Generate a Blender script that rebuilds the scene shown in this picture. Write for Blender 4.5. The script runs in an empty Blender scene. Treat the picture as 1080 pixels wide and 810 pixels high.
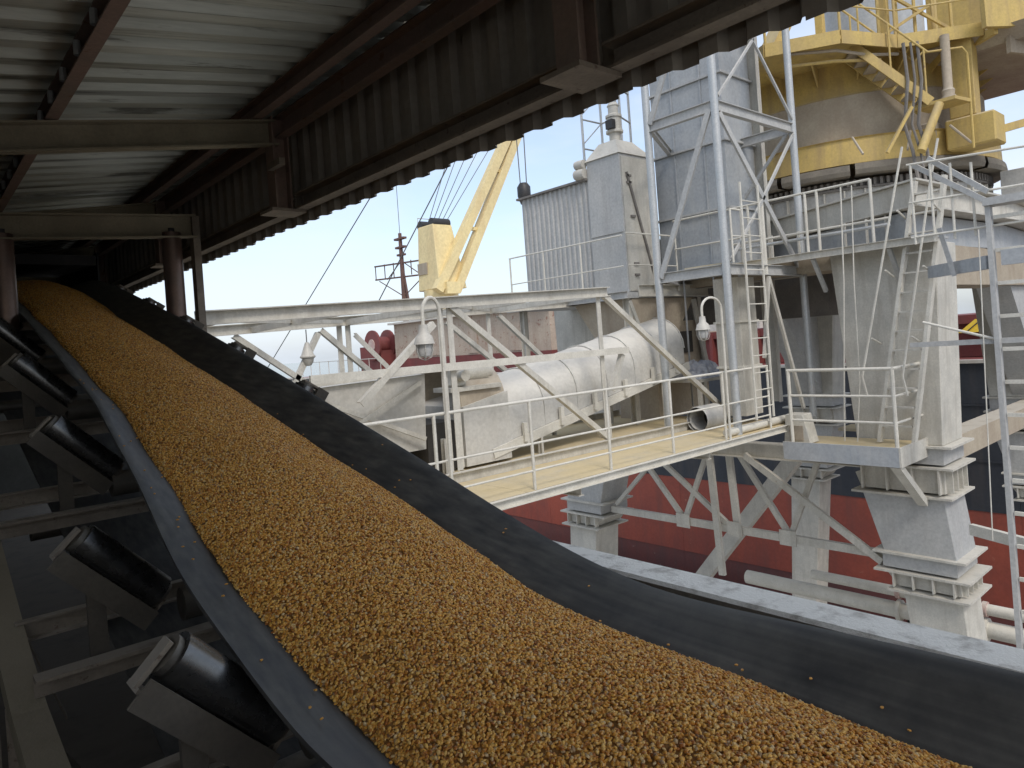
import bpy, bmesh, math, random
from mathutils import Vector, Matrix
R = math.radians
scene = bpy.context.scene
random.seed(7)

# ---------------------------------------------------------------- camera
YAW, ROLL = R(41.2), R(4.17)
fw = Vector((math.sin(YAW), math.cos(YAW), 0)); rt = Vector((math.cos(YAW), -math.sin(YAW), 0)); up = Vector((0, 0, 1))
cxv = rt * math.cos(ROLL) - up * math.sin(ROLL); cyv = rt * math.sin(ROLL) + up * math.cos(ROLL)
cd = bpy.data.cameras.new('camera'); cam = bpy.data.objects.new('camera', cd); scene.collection.objects.link(cam)
m = Matrix((cxv, cyv, -fw)).transposed().to_4x4(); cam.matrix_world = m
cd.sensor_fit = 'HORIZONTAL'; cd.sensor_width = 36; cd.lens = 745 / 1080 * 36
cd.shift_y = -42.5 / 1080; cd.clip_start = .05; cd.clip_end = 3000
scene.camera = cam

# ---------------------------------------------------------------- light
SUN_EL, SUN_AZ = R(48), R(203)          # azimuth measured from +Y clockwise (towards +X)
sdir = Vector((math.sin(SUN_AZ) * math.cos(SUN_EL), math.cos(SUN_AZ) * math.cos(SUN_EL), math.sin(SUN_EL)))
sl = bpy.data.lights.new('sun', 'SUN'); sl.energy = .88; sl.angle = R(14); sl.color = (1, .95, .88)
so = bpy.data.objects.new('sun', sl); scene.collection.objects.link(so)
so.rotation_euler = (-sdir).to_track_quat('-Z', 'Y').to_euler()

w = bpy.data.worlds.new('World'); scene.world = w; w.use_nodes = True
nt = w.node_tree; nt.nodes.clear()
out = nt.nodes.new('ShaderNodeOutputWorld'); bg = nt.nodes.new('ShaderNodeBackground')
sky = nt.nodes.new('ShaderNodeTexSky'); sky.sky_type = 'NISHITA'; sky.sun_disc = False
sky.sun_elevation = SUN_EL; sky.sun_rotation = SUN_AZ; sky.air_density = 1.0; sky.dust_density = 2.0; sky.ozone_density = 1.0
tc = nt.nodes.new('ShaderNodeTexCoord'); mp = nt.nodes.new('ShaderNodeMapping'); mp.inputs['Scale'].default_value = (1, 1, 3.2)
nz = nt.nodes.new('ShaderNodeTexNoise'); nz.inputs['Scale'].default_value = 2.3; nz.inputs['Detail'].default_value = 6; nz.inputs['Roughness'].default_value = .55
cr = nt.nodes.new('ShaderNodeValToRGB'); cr.color_ramp.elements[0].position = .34; cr.color_ramp.elements[1].position = .66
cr.color_ramp.elements[0].color = (.34,) * 3 + (1,); cr.color_ramp.elements[1].color = (.92,) * 3 + (1,)
mx = nt.nodes.new('ShaderNodeMix'); mx.data_type = 'RGBA'; mx.inputs['B'].default_value = (3.85, 4.2, 4.75, 1)
L = nt.links.new
L(tc.outputs['Generated'], mp.inputs['Vector']); L(mp.outputs[0], nz.inputs['Vector']); L(nz.outputs['Fac'], cr.inputs['Fac'])
L(cr.outputs['Color'], mx.inputs['Factor']); L(sky.outputs[0], mx.inputs['A']); L(mx.outputs['Result'], bg.inputs['Color'])
bg.inputs['Strength'].default_value = .12
L(bg.outputs[0], out.inputs[0])

vs = scene.view_settings; vs.view_transform = 'Standard'; vs.look = 'None'; vs.gamma = 1; vs.use_curve_mapping = False; vs.exposure = .97
scene.render.engine = 'CYCLES'; cy = scene.cycles
cy.use_denoising = True; cy.max_bounces = 8; cy.diffuse_bounces = 5; cy.glossy_bounces = 3; cy.transmission_bounces = 3; cy.transparent_max_bounces = 6
cy.caustics_reflective = False; cy.caustics_refractive = False; cy.sample_clamp_indirect = 6

# ---------------------------------------------------------------- materials
MATS = {}
def mat(name, col, col2=None, scale=3.0, rough=.65, metal=0.0, bump=.0, bscale=60, dust=None, damt=.6, spots=None, sthr=.62, sscale=5,
        streak=None, stscale=4, stamt=.5, fine=.2, along=None):
    M = bpy.data.materials.new(name); M.use_nodes = True; t = M.node_tree; N = t.nodes.new; ln = t.links.new
    b = t.nodes['Principled BSDF']; b.inputs['Roughness'].default_value = rough; b.inputs['Metallic'].default_value = metal
    g = N('ShaderNodeNewGeometry'); pos = g.outputs['Position']
    if along:
        am = N('ShaderNodeMapping'); am.inputs['Scale'].default_value = along; ln(pos, am.inputs['Vector']); pos = am.outputs[0]
    def noise(sc, det=5, rg=.6, vec=None):
        n = N('ShaderNodeTexNoise'); n.inputs['Scale'].default_value = sc; n.inputs['Detail'].default_value = det; n.inputs['Roughness'].default_value = rg
        ln(vec or pos, n.inputs['Vector']); return n.outputs['Fac']
    def ramp(f, a, c):
        n = N('ShaderNodeMapRange'); n.inputs['From Min'].default_value = a; n.inputs['From Max'].default_value = c; n.clamp = True
        ln(f, n.inputs['Value']); return n.outputs['Result']
    def mul(a, k):
        n = N('ShaderNodeMath'); n.operation = 'MULTIPLY'; ln(a, n.inputs[0])
        if isinstance(k, (int, float)): n.inputs[1].default_value = k
        else: ln(k, n.inputs[1])
        return n.outputs[0]
    def mix(f, a, c):
        n = N('ShaderNodeMix'); n.data_type = 'RGBA'; ln(f, n.inputs['Factor'])
        for s, v in (('A', a), ('B', c)):
            if isinstance(v, tuple): n.inputs[s].default_value = v + (1,) if len(v) == 3 else v
            else: ln(v, n.inputs[s])
        return n.outputs['Result']
    c2 = col2 or tuple(x * .75 for x in col)
    c = mix(ramp(noise(scale), .35, .68), col, c2)
    c = mix(mul(ramp(noise(scale * 14, 3), .35, .8), fine * 2), c, tuple(x * .45 for x in col))
    c = mix(mul(ramp(noise(scale * 4.3, 6, .75), .52, .75), .45), c, tuple(x * .62 for x in col))
    if streak:
        mpn = N('ShaderNodeMapping'); mpn.inputs['Scale'].default_value = (1, 1, .12); ln(pos, mpn.inputs['Vector'])
        c = mix(mul(ramp(noise(stscale, 4, .7, mpn.outputs[0]), .48, .72), stamt), c, streak)
    if spots: c = mix(ramp(noise(sscale, 6, .7), sthr, sthr + .07), c, spots)
    if dust:
        sx = N('ShaderNodeSeparateXYZ'); ln(g.outputs['Normal'], sx.inputs[0])
        f = mul(ramp(sx.outputs['Z'], .25, .8), ramp(noise(scale * 2.2), .2, .5))
        c = mix(mul(f, damt), c, dust)
    ln(c, b.inputs['Base Color'])
    rv = N('ShaderNodeMapRange'); rv.inputs['To Min'].default_value = max(.05, rough - .12); rv.inputs['To Max'].default_value = min(1, rough + .15)
    ln(noise(scale * 3), rv.inputs['Value']); ln(rv.outputs['Result'], b.inputs['Roughness'])
    if bump:
        bn = N('ShaderNodeBump'); bn.inputs['Strength'].default_value = bump; bn.inputs['Distance'].default_value = .01
        ln(noise(bscale, 4), bn.inputs['Height']); ln(bn.outputs[0], b.inputs['Normal'])
    MATS[name] = M; return M

DUST = (.62, .58, .50)
mat('dusty_steel', (.60, .575, .51), (.46, .445, .40), 2.2, .7, dust=DUST, streak=(.30, .27, .22), stscale=5, stamt=.5, spots=(.22, .14, .09), sthr=.68, bump=.15)
mat('grey_steel', (.40, .405, .40), (.48, .475, .455), 1.4, .6, dust=DUST, streak=(.26, .25, .24), stscale=4, stamt=.4, spots=(.20, .14, .10), sthr=.72, bump=.12)
mat('blue_grey', (.33, .355, .38), (.41, .42, .425), 1.2, .55, dust=DUST, streak=(.45, .45, .43), stscale=3, stamt=.45, bump=.1)
mat('galv_pipe', (.43, .45, .455), (.50, .505, .50), 3, .42, .35, dust=DUST, damt=.3)
mat('white_rail', (.67, .645, .575), (.52, .495, .43), 3, .65, dust=(.70, .66, .57), spots=(.28, .17, .10), sthr=.72, sscale=9)
mat('dust_floor', (.58, .47, .27), (.52, .48, .40), 1.3, .85, dust=(.62, .50, .29), damt=.7, bump=.3)
mat('hood_steel', (.58, .56, .51), (.50, .49, .46), 1.1, .6, dust=(.70, .66, .58), streak=(.36, .33, .28), stscale=3, stamt=.4, bump=.12)
mat('yellow_paint', (.58, .42, .13), (.48, .35, .13), 1.5, .6, dust=(.58, .50, .36), damt=.7, streak=(.30, .21, .11), stscale=2.5, stamt=.65, spots=(.24, .16, .09), sthr=.65, bump=.15)
mat('drum_beige', (.44, .38, .29), (.36, .30, .23), 1.3, .8, dust=DUST, streak=(.27, .21, .15), stscale=2.5, stamt=.5, bump=.2)
mat('ring_dark', (.15, .14, .13), (.22, .20, .18), 2, .8, dust=DUST, damt=.8)
mat('rusty_steel', (.27, .18, .145), (.20, .155, .12), 3, .75, dust=(.24, .20, .14), damt=.6, spots=(.17, .085, .035), sthr=.60, bump=.2)
mat('olive_dust', (.30, .265, .185), (.22, .19, .13), 4, .85, dust=(.30, .26, .19), damt=.85, bump=.3)
mat('frame_dust', (.26, .22, .17), (.17, .14, .11), 4, .85, dust=(.42, .37, .30), damt=.9, spots=(.10, .07, .05), sthr=.6, sscale=20, bump=.3)
mat('galv_sheet', (.60, .62, .56), (.36, .38, .335), 1.4, .42, .3, streak=None, spots=(.16, .16, .135), sthr=.56, sscale=2.2, bump=.12, along=(.25, 5, 1))
mat('fascia_sheet', (.34, .31, .26), (.25, .225, .19), 1.5, .65, .1, streak=(.16, .13, .10), stscale=8, stamt=.4, bump=.1)
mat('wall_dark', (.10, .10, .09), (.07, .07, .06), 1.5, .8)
mat('roller', (.17, .17, .17), (.09, .09, .09), 6, .26, .9, dust=(.30, .27, .22), damt=.25)
mat('roller_dust', (.14, .13, .11), (.10, .09, .08), 6, .45, .5, dust=(.32, .28, .22), damt=.7)
mat('black_steel', (.03, .03, .032), (.045, .042, .04), 6, .5, .2)
mat('concrete_top', (.30, .255, .20), (.20, .165, .125), 5, .9, dust=(.82, .79, .71), damt=1.0, spots=(.30, .26, .22), sthr=.62, sscale=18, bump=.4, bscale=90)  # real pale dust on top, its colour brightened for daylight on the beam
mat('hull_red', (.34, .075, .045), (.24, .058, .042), .6, .6, streak=(.18, .06, .045), stscale=1.2, stamt=.7, spots=(.42, .16, .10), sthr=.66, sscale=1.6, bump=.1)
mat('hull_low', (.17, .05, .04), (.13, .05, .045), .9, .7, streak=(.09, .05, .045), stscale=1.2, stamt=.7, spots=(.26, .19, .16), sthr=.66, sscale=2.2)
mat('hull_black', (.022, .026, .036), (.035, .04, .05), .7, .5, streak=(.09, .075, .065), stscale=1.0, stamt=.55, spots=(.12, .11, .10), sthr=.68, sscale=1.3)
mat('ship_red', (.22, .05, .045), (.16, .045, .04), 1.1, .65, streak=(.12, .05, .04), stscale=1.5)
mat('ship_beige', (.50, .42, .33), (.42, .34, .27), .8, .75, spots=(.27, .15, .11), sthr=.58, sscale=2.4, streak=(.30, .20, .14), stscale=1.2)
mat('ship_white', (.62, .60, .55), (.52, .49, .44), .8, .6, streak=(.36, .27, .20), stscale=1.4)
mat('crane_cream', (.80, .66, .34), (.74, .60, .32), .3, .5, streak=(.50, .33, .16), stscale=.8, stamt=.35, spots=(.33, .20, .10), sthr=.72, sscale=.9)
mat('mast_brown', (.16, .085, .06), (.12, .07, .06), 1, .7)
mat('cable', (.14, .14, .14), (.18, .17, .16), 3, .6, .3)
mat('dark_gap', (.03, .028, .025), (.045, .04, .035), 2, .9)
mat('pink_pipe', (.50, .33, .29), (.55, .47, .42), 2, .75, dust=DUST)
mat('stripe_yellow', (.70, .47, .03), (.62, .42, .04), 2, .6)
mat('lamp_grey', (.52, .50, .45), (.44, .42, .38), 5, .5, dust=DUST)
mat('tarp_blue', (.62, .64, .68), (.15, .20, .33), 7, .7, dust=DUST, damt=.35)
mat('quay_concrete', (.42, .40, .36), (.34, .32, .29), .5, .9, bump=.3)
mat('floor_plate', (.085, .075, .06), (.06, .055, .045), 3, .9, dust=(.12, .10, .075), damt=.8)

mat('guide_rust', (.17, .11, .085), (.11, .08, .065), 5, .36, .5)
mat('guard_dirt', (.24, .215, .175), (.15, .135, .115), 2.2, .85, dust=DUST, damt=.6, bump=.3)
mat('bracket_dark', (.10, .085, .065), (.065, .055, .045), 5, .8, dust=(.30, .26, .20), damt=.8, bump=.2)  # olive steel with the dimness around the rollers put into its colour
def rubber():
    M = bpy.data.materials.new('belt_rubber'); M.use_nodes = True; t = M.node_tree; N = t.nodes.new; ln = t.links.new; b = t.nodes['Principled BSDF']
    g = N('ShaderNodeTexCoord'); mpn = N('ShaderNodeMapping'); mpn.inputs['Scale'].default_value = (34, .5, 34); ln(g.outputs['Object'], mpn.inputs['Vector'])
    n = N('ShaderNodeTexNoise'); n.inputs['Scale'].default_value = 1; n.inputs['Detail'].default_value = 6; ln(mpn.outputs[0], n.inputs['Vector'])
    n2 = N('ShaderNodeTexNoise'); n2.inputs['Scale'].default_value = 5; n2.inputs['Detail'].default_value = 8; n2.inputs['Roughness'].default_value = .7; ln(g.outputs['Object'], n2.inputs['Vector'])
    mu = N('ShaderNodeMath'); mu.operation = 'MULTIPLY'; ln(n.outputs['Fac'], mu.inputs[0]); ln(n2.outputs['Fac'], mu.inputs[1])
    r = N('ShaderNodeValToRGB'); e = r.color_ramp.elements; e[0].position = .14; e[0].color = (.040, .040, .039, 1); e[1].position = .42; e[1].color = (.12, .115, .10, 1)
    ln(mu.outputs[0], r.inputs['Fac']); ln(r.outputs[0], b.inputs['Base Color'])
    mr = N('ShaderNodeMapRange'); mr.inputs['To Min'].default_value = .42; mr.inputs['To Max'].default_value = .7; ln(n2.outputs['Fac'], mr.inputs['Value']); ln(mr.outputs[0], b.inputs['Roughness'])
    bn = N('ShaderNodeBump'); bn.inputs['Strength'].default_value = .12; bn.inputs['Distance'].default_value = .004; ln(mu.outputs[0], bn.inputs['Height']); ln(bn.outputs[0], b.inputs['Normal'])
    MATS['rubber'] = M
rubber()
def corn():
    M = bpy.data.materials.new('corn_kernel'); M.use_nodes = True; t = M.node_tree; N = t.nodes.new; ln = t.links.new; b = t.nodes['Principled BSDF']
    oi = N('ShaderNodeObjectInfo'); r = N('ShaderNodeValToRGB'); r.color_ramp.interpolation = 'LINEAR'
    e = r.color_ramp.elements
    cols = [(0, (.34, .11, .015)), (.12, (.52, .20, .025)), (.35, (.68, .32, .045)), (.62, (.76, .41, .075)), (.85, (.80, .49, .13)), (.94, (.74, .54, .27)), (1, (.14, .045, .015))]
    e[0].position, e[0].color = cols[0][0], cols[0][1] + (1,); e[1].position, e[1].color = cols[-1][0], cols[-1][1] + (1,)
    for p, c in cols[1:-1]:
        x = e.new(p); x.color = c + (1,)
    ln(oi.outputs['Random'], r.inputs['Fac'])
    tcn = N('ShaderNodeTexCoord'); sx = N('ShaderNodeSeparateXYZ'); ln(tcn.outputs['Object'], sx.inputs[0])
    mr = N('ShaderNodeMapRange'); mr.inputs['From Min'].default_value = -.0030; mr.inputs['From Max'].default_value = -.0054; mr.clamp = True; ln(sx.outputs['X'], mr.inputs['Value'])
    mx = N('ShaderNodeMix'); mx.data_type = 'RGBA'; mx.inputs['B'].default_value = (.72, .50, .24, 1); ln(mr.outputs[0], mx.inputs['Factor']); ln(r.outputs[0], mx.inputs['A'])
    ln(mx.outputs['Result'], b.inputs['Base Color']); b.inputs['Roughness'].default_value = .42
    MATS['corn'] = M
corn()
mat('corn_bed', (.34, .17, .04), (.22, .10, .025), 60, .8)
def water():
    M = bpy.data.materials.new('sea_water'); M.use_nodes = True; t = M.node_tree; b = t.nodes['Principled BSDF']
    b.inputs['Base Color'].default_value = (.03, .05, .05, 1); b.inputs['Roughness'].default_value = .12
    n = t.nodes.new('ShaderNodeTexNoise'); n.inputs['Scale'].default_value = .8; n.inputs['Detail'].default_value = 5
    g = t.nodes.new('ShaderNodeNewGeometry'); t.links.new(g.outputs['Position'], n.inputs['Vector'])
    bn = t.nodes.new('ShaderNodeBump'); bn.inputs['Strength'].default_value = .5; bn.inputs['Distance'].default_value = .2
    t.links.new(n.outputs['Fac'], bn.inputs['Height']); t.links.new(bn.outputs[0], b.inputs['Normal']); MATS['water'] = M
water()

# ---------------------------------------------------------------- mesh helpers
def V(*a): return Vector(a[0]) if len(a) == 1 else Vector(a)
class MB:
    def __init__(s): s.v = []; s.f = []; s.smooth = False
    def add(s, vs, fs):
        o = len(s.v); s.v += [tuple(x) for x in vs]; s.f += [tuple(i + o for i in f) for f in fs]; return s
    def box(s, lo, hi):
        x0, y0, z0 = lo; x1, y1, z1 = hi
        return s.add([(x0, y0, z0), (x1, y0, z0), (x1, y1, z0), (x0, y1, z0), (x0, y0, z1), (x1, y0, z1), (x1, y1, z1), (x0, y1, z1)],
                     [(3, 2, 1, 0), (4, 5, 6, 7), (0, 1, 5, 4), (1, 2, 6, 5), (2, 3, 7, 6), (3, 0, 4, 7)])
    def frame(s, a, b, upv=(0, 0, 1)):
        a, b = V(a), V(b); d = (b - a).normalized(); u = V(upv)
        if abs(d.dot(u)) > .97: u = V((0, 1, 0)) if abs(d.y) < .9 else V((1, 0, 0))
        sd = d.cross(u).normalized(); u = sd.cross(d).normalized(); return a, b, d, sd, u
    def sect(s, a, b, poly, upv=(0, 0, 1), cap=True):
        """extrude a 2D section [(side, up)] from a to b"""
        a, b, d, sd, u = s.frame(a, b, upv); n = len(poly)
        vs = [a + sd * p[0] + u * p[1] for p in poly] + [b + sd * p[0] + u * p[1] for p in poly]
        fs = [(i, (i + 1) % n, n + (i + 1) % n, n + i) for i in range(n)]
        if cap: fs += [tuple(range(n))[::-1], tuple(range(n, 2 * n))]
        return s.add(vs, fs)
    def bar(s, a, b, w, h, upv=(0, 0, 1)):
        return s.sect(a, b, [(-w / 2, -h / 2), (w / 2, -h / 2), (w / 2, h / 2), (-w / 2, h / 2)], upv)
    def tube(s, a, b, r, n=10, r2=None):
        a, b, d, sd, u = s.frame(a, b); r2 = r if r2 is None else r2
        vs = [c + (sd * math.cos(2 * math.pi * i / n) + u * math.sin(2 * math.pi * i / n)) * q for c, q in ((a, r), (b, r2)) for i in range(n)]
        fs = [(i, (i + 1) % n, n + (i + 1) % n, n + i) for i in range(n)] + [tuple(range(n))[::-1], tuple(range(n, 2 * n))]
        return s.add(vs, fs)
    def path(s, pts, r, n=8):
        pts = [V(p) for p in pts]; rings = []; prev = None
        for i, p in enumerate(pts):
            d = (pts[min(i + 1, len(pts) - 1)] - pts[max(i - 1, 0)]).normalized()
            if prev is None:
                u = V((0, 0, 1)) if abs(d.z) < .9 else V((1, 0, 0)); sd = d.cross(u).normalized()
            else:
                sd = (prev - d * prev.dot(d)).normalized()
            u = sd.cross(d).normalized(); prev = sd
            rings.append([p + (sd * math.cos(2 * math.pi * k / n) + u * math.sin(2 * math.pi * k / n)) * r for k in range(n)])
        vs = [q for ring in rings for q in ring]; fs = []
        for i in range(len(pts) - 1):
            for k in range(n): fs.append((i * n + k, i * n + (k + 1) % n, (i + 1) * n + (k + 1) % n, (i + 1) * n + k))
        fs += [tuple(range(n))[::-1], tuple(range((len(pts) - 1) * n, len(pts) * n))]
        return s.add(vs, fs)
    def ib(s, a, b, h, w, t=.012, upv=(0, 0, 1)):
        x, y = w / 2, h / 2; q = t / 2
        return s.sect(a, b, [(-x, -y), (x, -y), (x, -y + t), (q, -y + t), (q, y - t), (x, y - t), (x, y), (-x, y), (-x, y - t), (-q, y - t), (-q, -y + t), (-x, -y + t)], upv)
    def ch(s, a, b, h, w, t=.012, flip=1, upv=(0, 0, 1)):
        y = h / 2; p = [(0, -y), (w * flip, -y), (w * flip, -y + t), (t * flip, -y + t), (t * flip, y - t), (w * flip, y - t), (w * flip, y), (0, y)]
        return s.sect(a, b, p if flip > 0 else p[::-1], upv)
    def ang(s, a, b, w, t=.01, upv=(0, 0, 1), fx=1):
        p = [(0, 0), (w * fx, 0), (w * fx, t), (t * fx, t), (t * fx, w), (0, w)]
        return s.sect(a, b, p if fx > 0 else p[::-1], upv)
    def prism(s, poly, z0, z1):
        n = len(poly)
        return s.add([(x, y, z0) for x, y in poly] + [(x, y, z1) for x, y in poly],
                     [(i, (i + 1) % n, n + (i + 1) % n, n + i) for i in range(n)] + [tuple(range(n))[::-1], tuple(range(n, 2 * n))])
    def hexa(s, bot, top):
        return s.add(list(bot) + list(top), [(3, 2, 1, 0), (4, 5, 6, 7), (0, 1, 5, 4), (1, 2, 6, 5), (2, 3, 7, 6), (3, 0, 4, 7)])
    def lathe(s, c, prof, n=16, axis='Z', a0=0, a1=2 * math.pi):
        full = abs(a1 - a0 - 2 * math.pi) < 1e-6; k = n if full else n + 1; vs = []; fs = []
        for r, z in prof:
            for i in range(k):
                a = a0 + (a1 - a0) * i / n; x, y = r * math.cos(a), r * math.sin(a)
                vs.append((c[0] + x, c[1] + y, c[2] + z) if axis == 'Z' else ((c[0] + z, c[1] + x, c[2] + y) if axis == 'X' else (c[0] + x, c[1] + z, c[2] + y)))
        for j in range(len(prof) - 1):
            for i in range(n):
                a, b = j * k + i, j * k + (i + 1) % k; fs.append((a, b, b + k, a + k))
        return s.add(vs, fs)
    def build(s, name, m, parent=None, smooth=False, bevel=0):
        off = Vector(parent.get('_base', (0, 0, 0))) if parent else Vector()
        if bevel and len(s.v) < 400:
            pass
        me = bpy.data.meshes.new(name); me.from_pydata([tuple(Vector(p) - off) for p in s.v], [], s.f)
        bm = bmesh.new(); bm.from_mesh(me); bmesh.ops.recalc_face_normals(bm, faces=bm.faces)
        if bevel: bmesh.ops.bevel(bm, geom=[e for e in bm.edges if len(e.link_faces) == 2 and e.calc_face_angle(0) > .6], offset=bevel, segments=1, affect='EDGES')
        bm.to_mesh(me); bm.free()
        if smooth:
            for p in me.polygons: p.use_smooth = True
            me.set_sharp_from_angle(angle=R(40))
        me.materials.append(MATS[m]); o = bpy.data.objects.new(name, me); scene.collection.objects.link(o)
        if parent:
            o.parent = parent; o['_base'] = tuple(off)
        return o
def tag(o, label, cat, group=None, kind=None):
    o['label'] = label; o['category'] = cat
    if group: o['group'] = group
    if kind: o['kind'] = kind
    return o
def thing(name, label, cat, base, group=None):
    o = bpy.data.objects.new(name, None); scene.collection.objects.link(o); o.location = base; o['_base'] = tuple(base); o.empty_display_size = .2
    return tag(o, label, cat, group)
def struct(o): o['kind'] = 'structure'; return o
def lerp(tab, y):
    if y <= tab[0][0]: return tab[0][1]
    for (a, p), (b, q) in zip(tab, tab[1:]):
        if y <= b: return p + (q - p) * (y - a) / (b - a)
    return tab[-1][1]
def smoothtab(tab, y, h=.35): return sum(lerp(tab, y + h * k / 3) * wt for k, wt in zip(range(-3, 4), (1, 2, 3, 4, 3, 2, 1))) / 16
def member(parent, name, a, b, w, h, m='dusty_steel', upv=(0, 0, 1)): return MB().bar(a, b, w, h, upv).build(name, m, parent)
def tubeo(parent, name, a, b, r, m='white_rail', n=8): return MB().tube(a, b, r, n).build(name, m, parent, True)
def railing(parent, pts, h, spacing, r=.02, m='white_rail', mids=(.5,), end=True, start=True, toe=0):
    """posts, handrail and mid rails along a polyline of floor points, every bar its own part"""
    for a, b in zip(pts, pts[1:]):
        a, b = V(a), V(b); n = max(1, round((b - a).length / spacing))
        for i in range(0 if start else 1, n + (1 if end else 0)):
            p = a + (b - a) * (i / n); tubeo(parent, 'railing_post', p, p + V(0, 0, h), r * 1.15, m)
        e = (b - a).normalized() * .02
        tubeo(parent, 'handrail', a + V(0, 0, h) - e, b + V(0, 0, h) + e, r, m)
        for k in mids: tubeo(parent, 'mid_rail', a + V(0, 0, h * k), b + V(0, 0, h * k), r * .75, m)
        if toe: member(parent, 'toe_board', a + V(0, 0, toe / 2), b + V(0, 0, toe / 2), .008, toe, m)

# ---------------------------------------------------------------- setting: quay, water
struct(MB().box((-300, -300, -11.6), (24.6, 600, -10.5)).build('quay', 'quay_concrete'))
struct(MB().add([(-1500, -1500, -12.6), (2500, -1500, -12.6), (2500, 2500, -12.6), (-1500, 2500, -12.6)], [(0, 1, 2, 3)]).build('water', 'water'))

# ================================================================ CONVEYOR GALLERY (roof, fascia, floor, edge beam)
GAL = thing('conveyor_gallery', 'dim covered gallery with corrugated metal roof and rusty steel frame over the grain belt', 'gallery', (-.5, 5, -1.95))
Y0, Y1 = -2.2, 14.2
def raf(x): return 1.45 + .158 * (x - .53)           # top of the rafters
def corr_profile(n, pitch, h):                        # trapezoid ribs, n pitches
    p = []
    for i in range(n):
        o = i * pitch; p += [(o, 0), (o + pitch * .40, 0), (o + pitch * .52, h), (o + pitch * .88, h)]
    return p + [(n * pitch, 0), (n * pitch + pitch * .36, 0)]
SH_N, SH_P = 4, .235
def roof_sheet_mesh():
    b = MB(); pr = corr_profile(SH_N, SH_P, .042); xs = [-1.75 + i * .82 for i in range(6)]
    for j, x in enumerate(xs):
        for y, z in pr: b.v.append((x, y, raf(x) + .125 + z))
    n = len(pr)
    for j in range(5):
        for i in range(n - 1): b.f.append((j * n + i, j * n + i + 1, (j + 1) * n + i + 1, (j + 1) * n + i))
    return b
first = None; y = Y0; k = 0
while y < Y1 - .3:
    if first is None:
        first = roof_sheet_mesh().build('roof_sheet', 'galv_sheet', GAL); o = first
    else:
        o = bpy.data.objects.new('roof_sheet', first.data); scene.collection.objects.link(o); o.parent = GAL
    o.location = (random.uniform(-.01, .01), y, (k % 2) * .003); y += SH_N * SH_P; k += 1
FX = 2.33; first = None; y = Y0; k = 0
def fascia_mesh():
    b = MB(); pr = corr_profile(4, .2, .035)
    for z in (1.005, 1.4, 1.905):
        for yy, d in pr: b.v.append((FX + d, yy, z))
    n = len(pr)
    for j in range(2):
        for i in range(n - 1): b.f.append((j * n + i, j * n + i + 1, (j + 1) * n + i + 1, (j + 1) * n + i))
    return b
while y < Y1:
    if first is None: first = fascia_mesh().build('fascia_sheet', 'fascia_sheet', GAL); o = first
    else:
        o = bpy.data.objects.new('fascia_sheet', first.data); scene.collection.objects.link(o); o.parent = GAL
    o.location = ((k % 2) * .004, y, random.uniform(-.008, .008)); y += .8; k += 1
COLS = [-1.0, 1.92, 4.84, 7.76, 10.68, 13.6]
for i, yc in enumerate(COLS):
    a, b = (-1.7, yc, raf(-1.7) - .09), (2.12, yc, raf(2.12) - .09)
    MB().ch(a, b, .175, .075, .012, 1).build('rafter', 'olive_dust', GAL)
    # stub column on the open side with a foot plate and a cleat
    MB().ib((2.145, yc, 1.07), (2.145, yc, 1.72), .12, .13, .012, (1, 0, 0)).build('stub_column', 'rusty_steel', GAL)
    MB().box((2.03, yc - .11, 1.045), (2.28, yc + .11, 1.066)).build('foot_plate', 'frame_dust', GAL)
    MB().box((2.02, yc - .30, 1.32), (2.06, yc - .10, 1.365)).build('cleat', 'frame_dust', GAL)
    MB().ib((-1.62, yc, -1.9), (-1.62, yc, raf(-1.62) - .18), .16, .14, .012, (1, 0, 0)).build('column', 'rusty_steel', GAL)
for x, h in ((-1.2, .12), (-.2, .12), (.80, .12), (2.02, .12)):
    MB().ch((x, Y0, raf(x) + .062), (x, Y1, raf(x) + .062), h, .065, .01, -1).build('purlin', 'rusty_steel', GAL)
# eave channel below the right purlin and the girt along the fascia
MB().ch((2.20, Y0, 1.66), (2.20, Y1, 1.66), .15, .07, .01, -1).build('eave_channel', 'rusty_steel', GAL)
for a, b in zip([Y0] + COLS, COLS + [Y1]):
    if b - a > .3: MB().ch((2.295, a + .075, 1.125), (2.295, b - .075, 1.125), .115, .085, .012, -1).build('girt', 'frame_dust', GAL)
# hook bolts of the roof sheets along the left purlin
for i in range(26):
    y = 1.2 + i * .38
    MB().tube((.745, y, raf(.745) + .05), (.745, y, raf(.745) + .12), .017, 8).build('hook_bolt', 'galv_pipe', GAL)
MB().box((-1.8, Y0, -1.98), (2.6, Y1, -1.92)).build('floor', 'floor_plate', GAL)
MB().box((-1.78, Y0, -1.9), (-1.73, 3.0, .25)).build('shade_wall', 'wall_dark', GAL); MB().box((-1.78, 3.02, -1.9), (-1.73, Y1, 1.16)).build('shade_wall', 'wall_dark', GAL)  # unseen wall, added and cut to height to keep the interior dark
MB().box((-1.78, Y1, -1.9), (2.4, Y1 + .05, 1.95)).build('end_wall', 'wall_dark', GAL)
# dusty edge beam right of the belt
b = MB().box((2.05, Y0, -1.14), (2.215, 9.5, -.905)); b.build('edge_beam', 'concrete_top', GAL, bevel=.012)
for yy in (1.95,): MB().box((2.03, yy - .05, -1.3), (2.066, yy + .05, -.93)).build('splice_plate', 'dusty_steel', GAL)
MB().box((2.0, Y0, -1.9), (2.06, 9.5, -1.25)).build('side_sheet', 'wall_dark', GAL)

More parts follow.
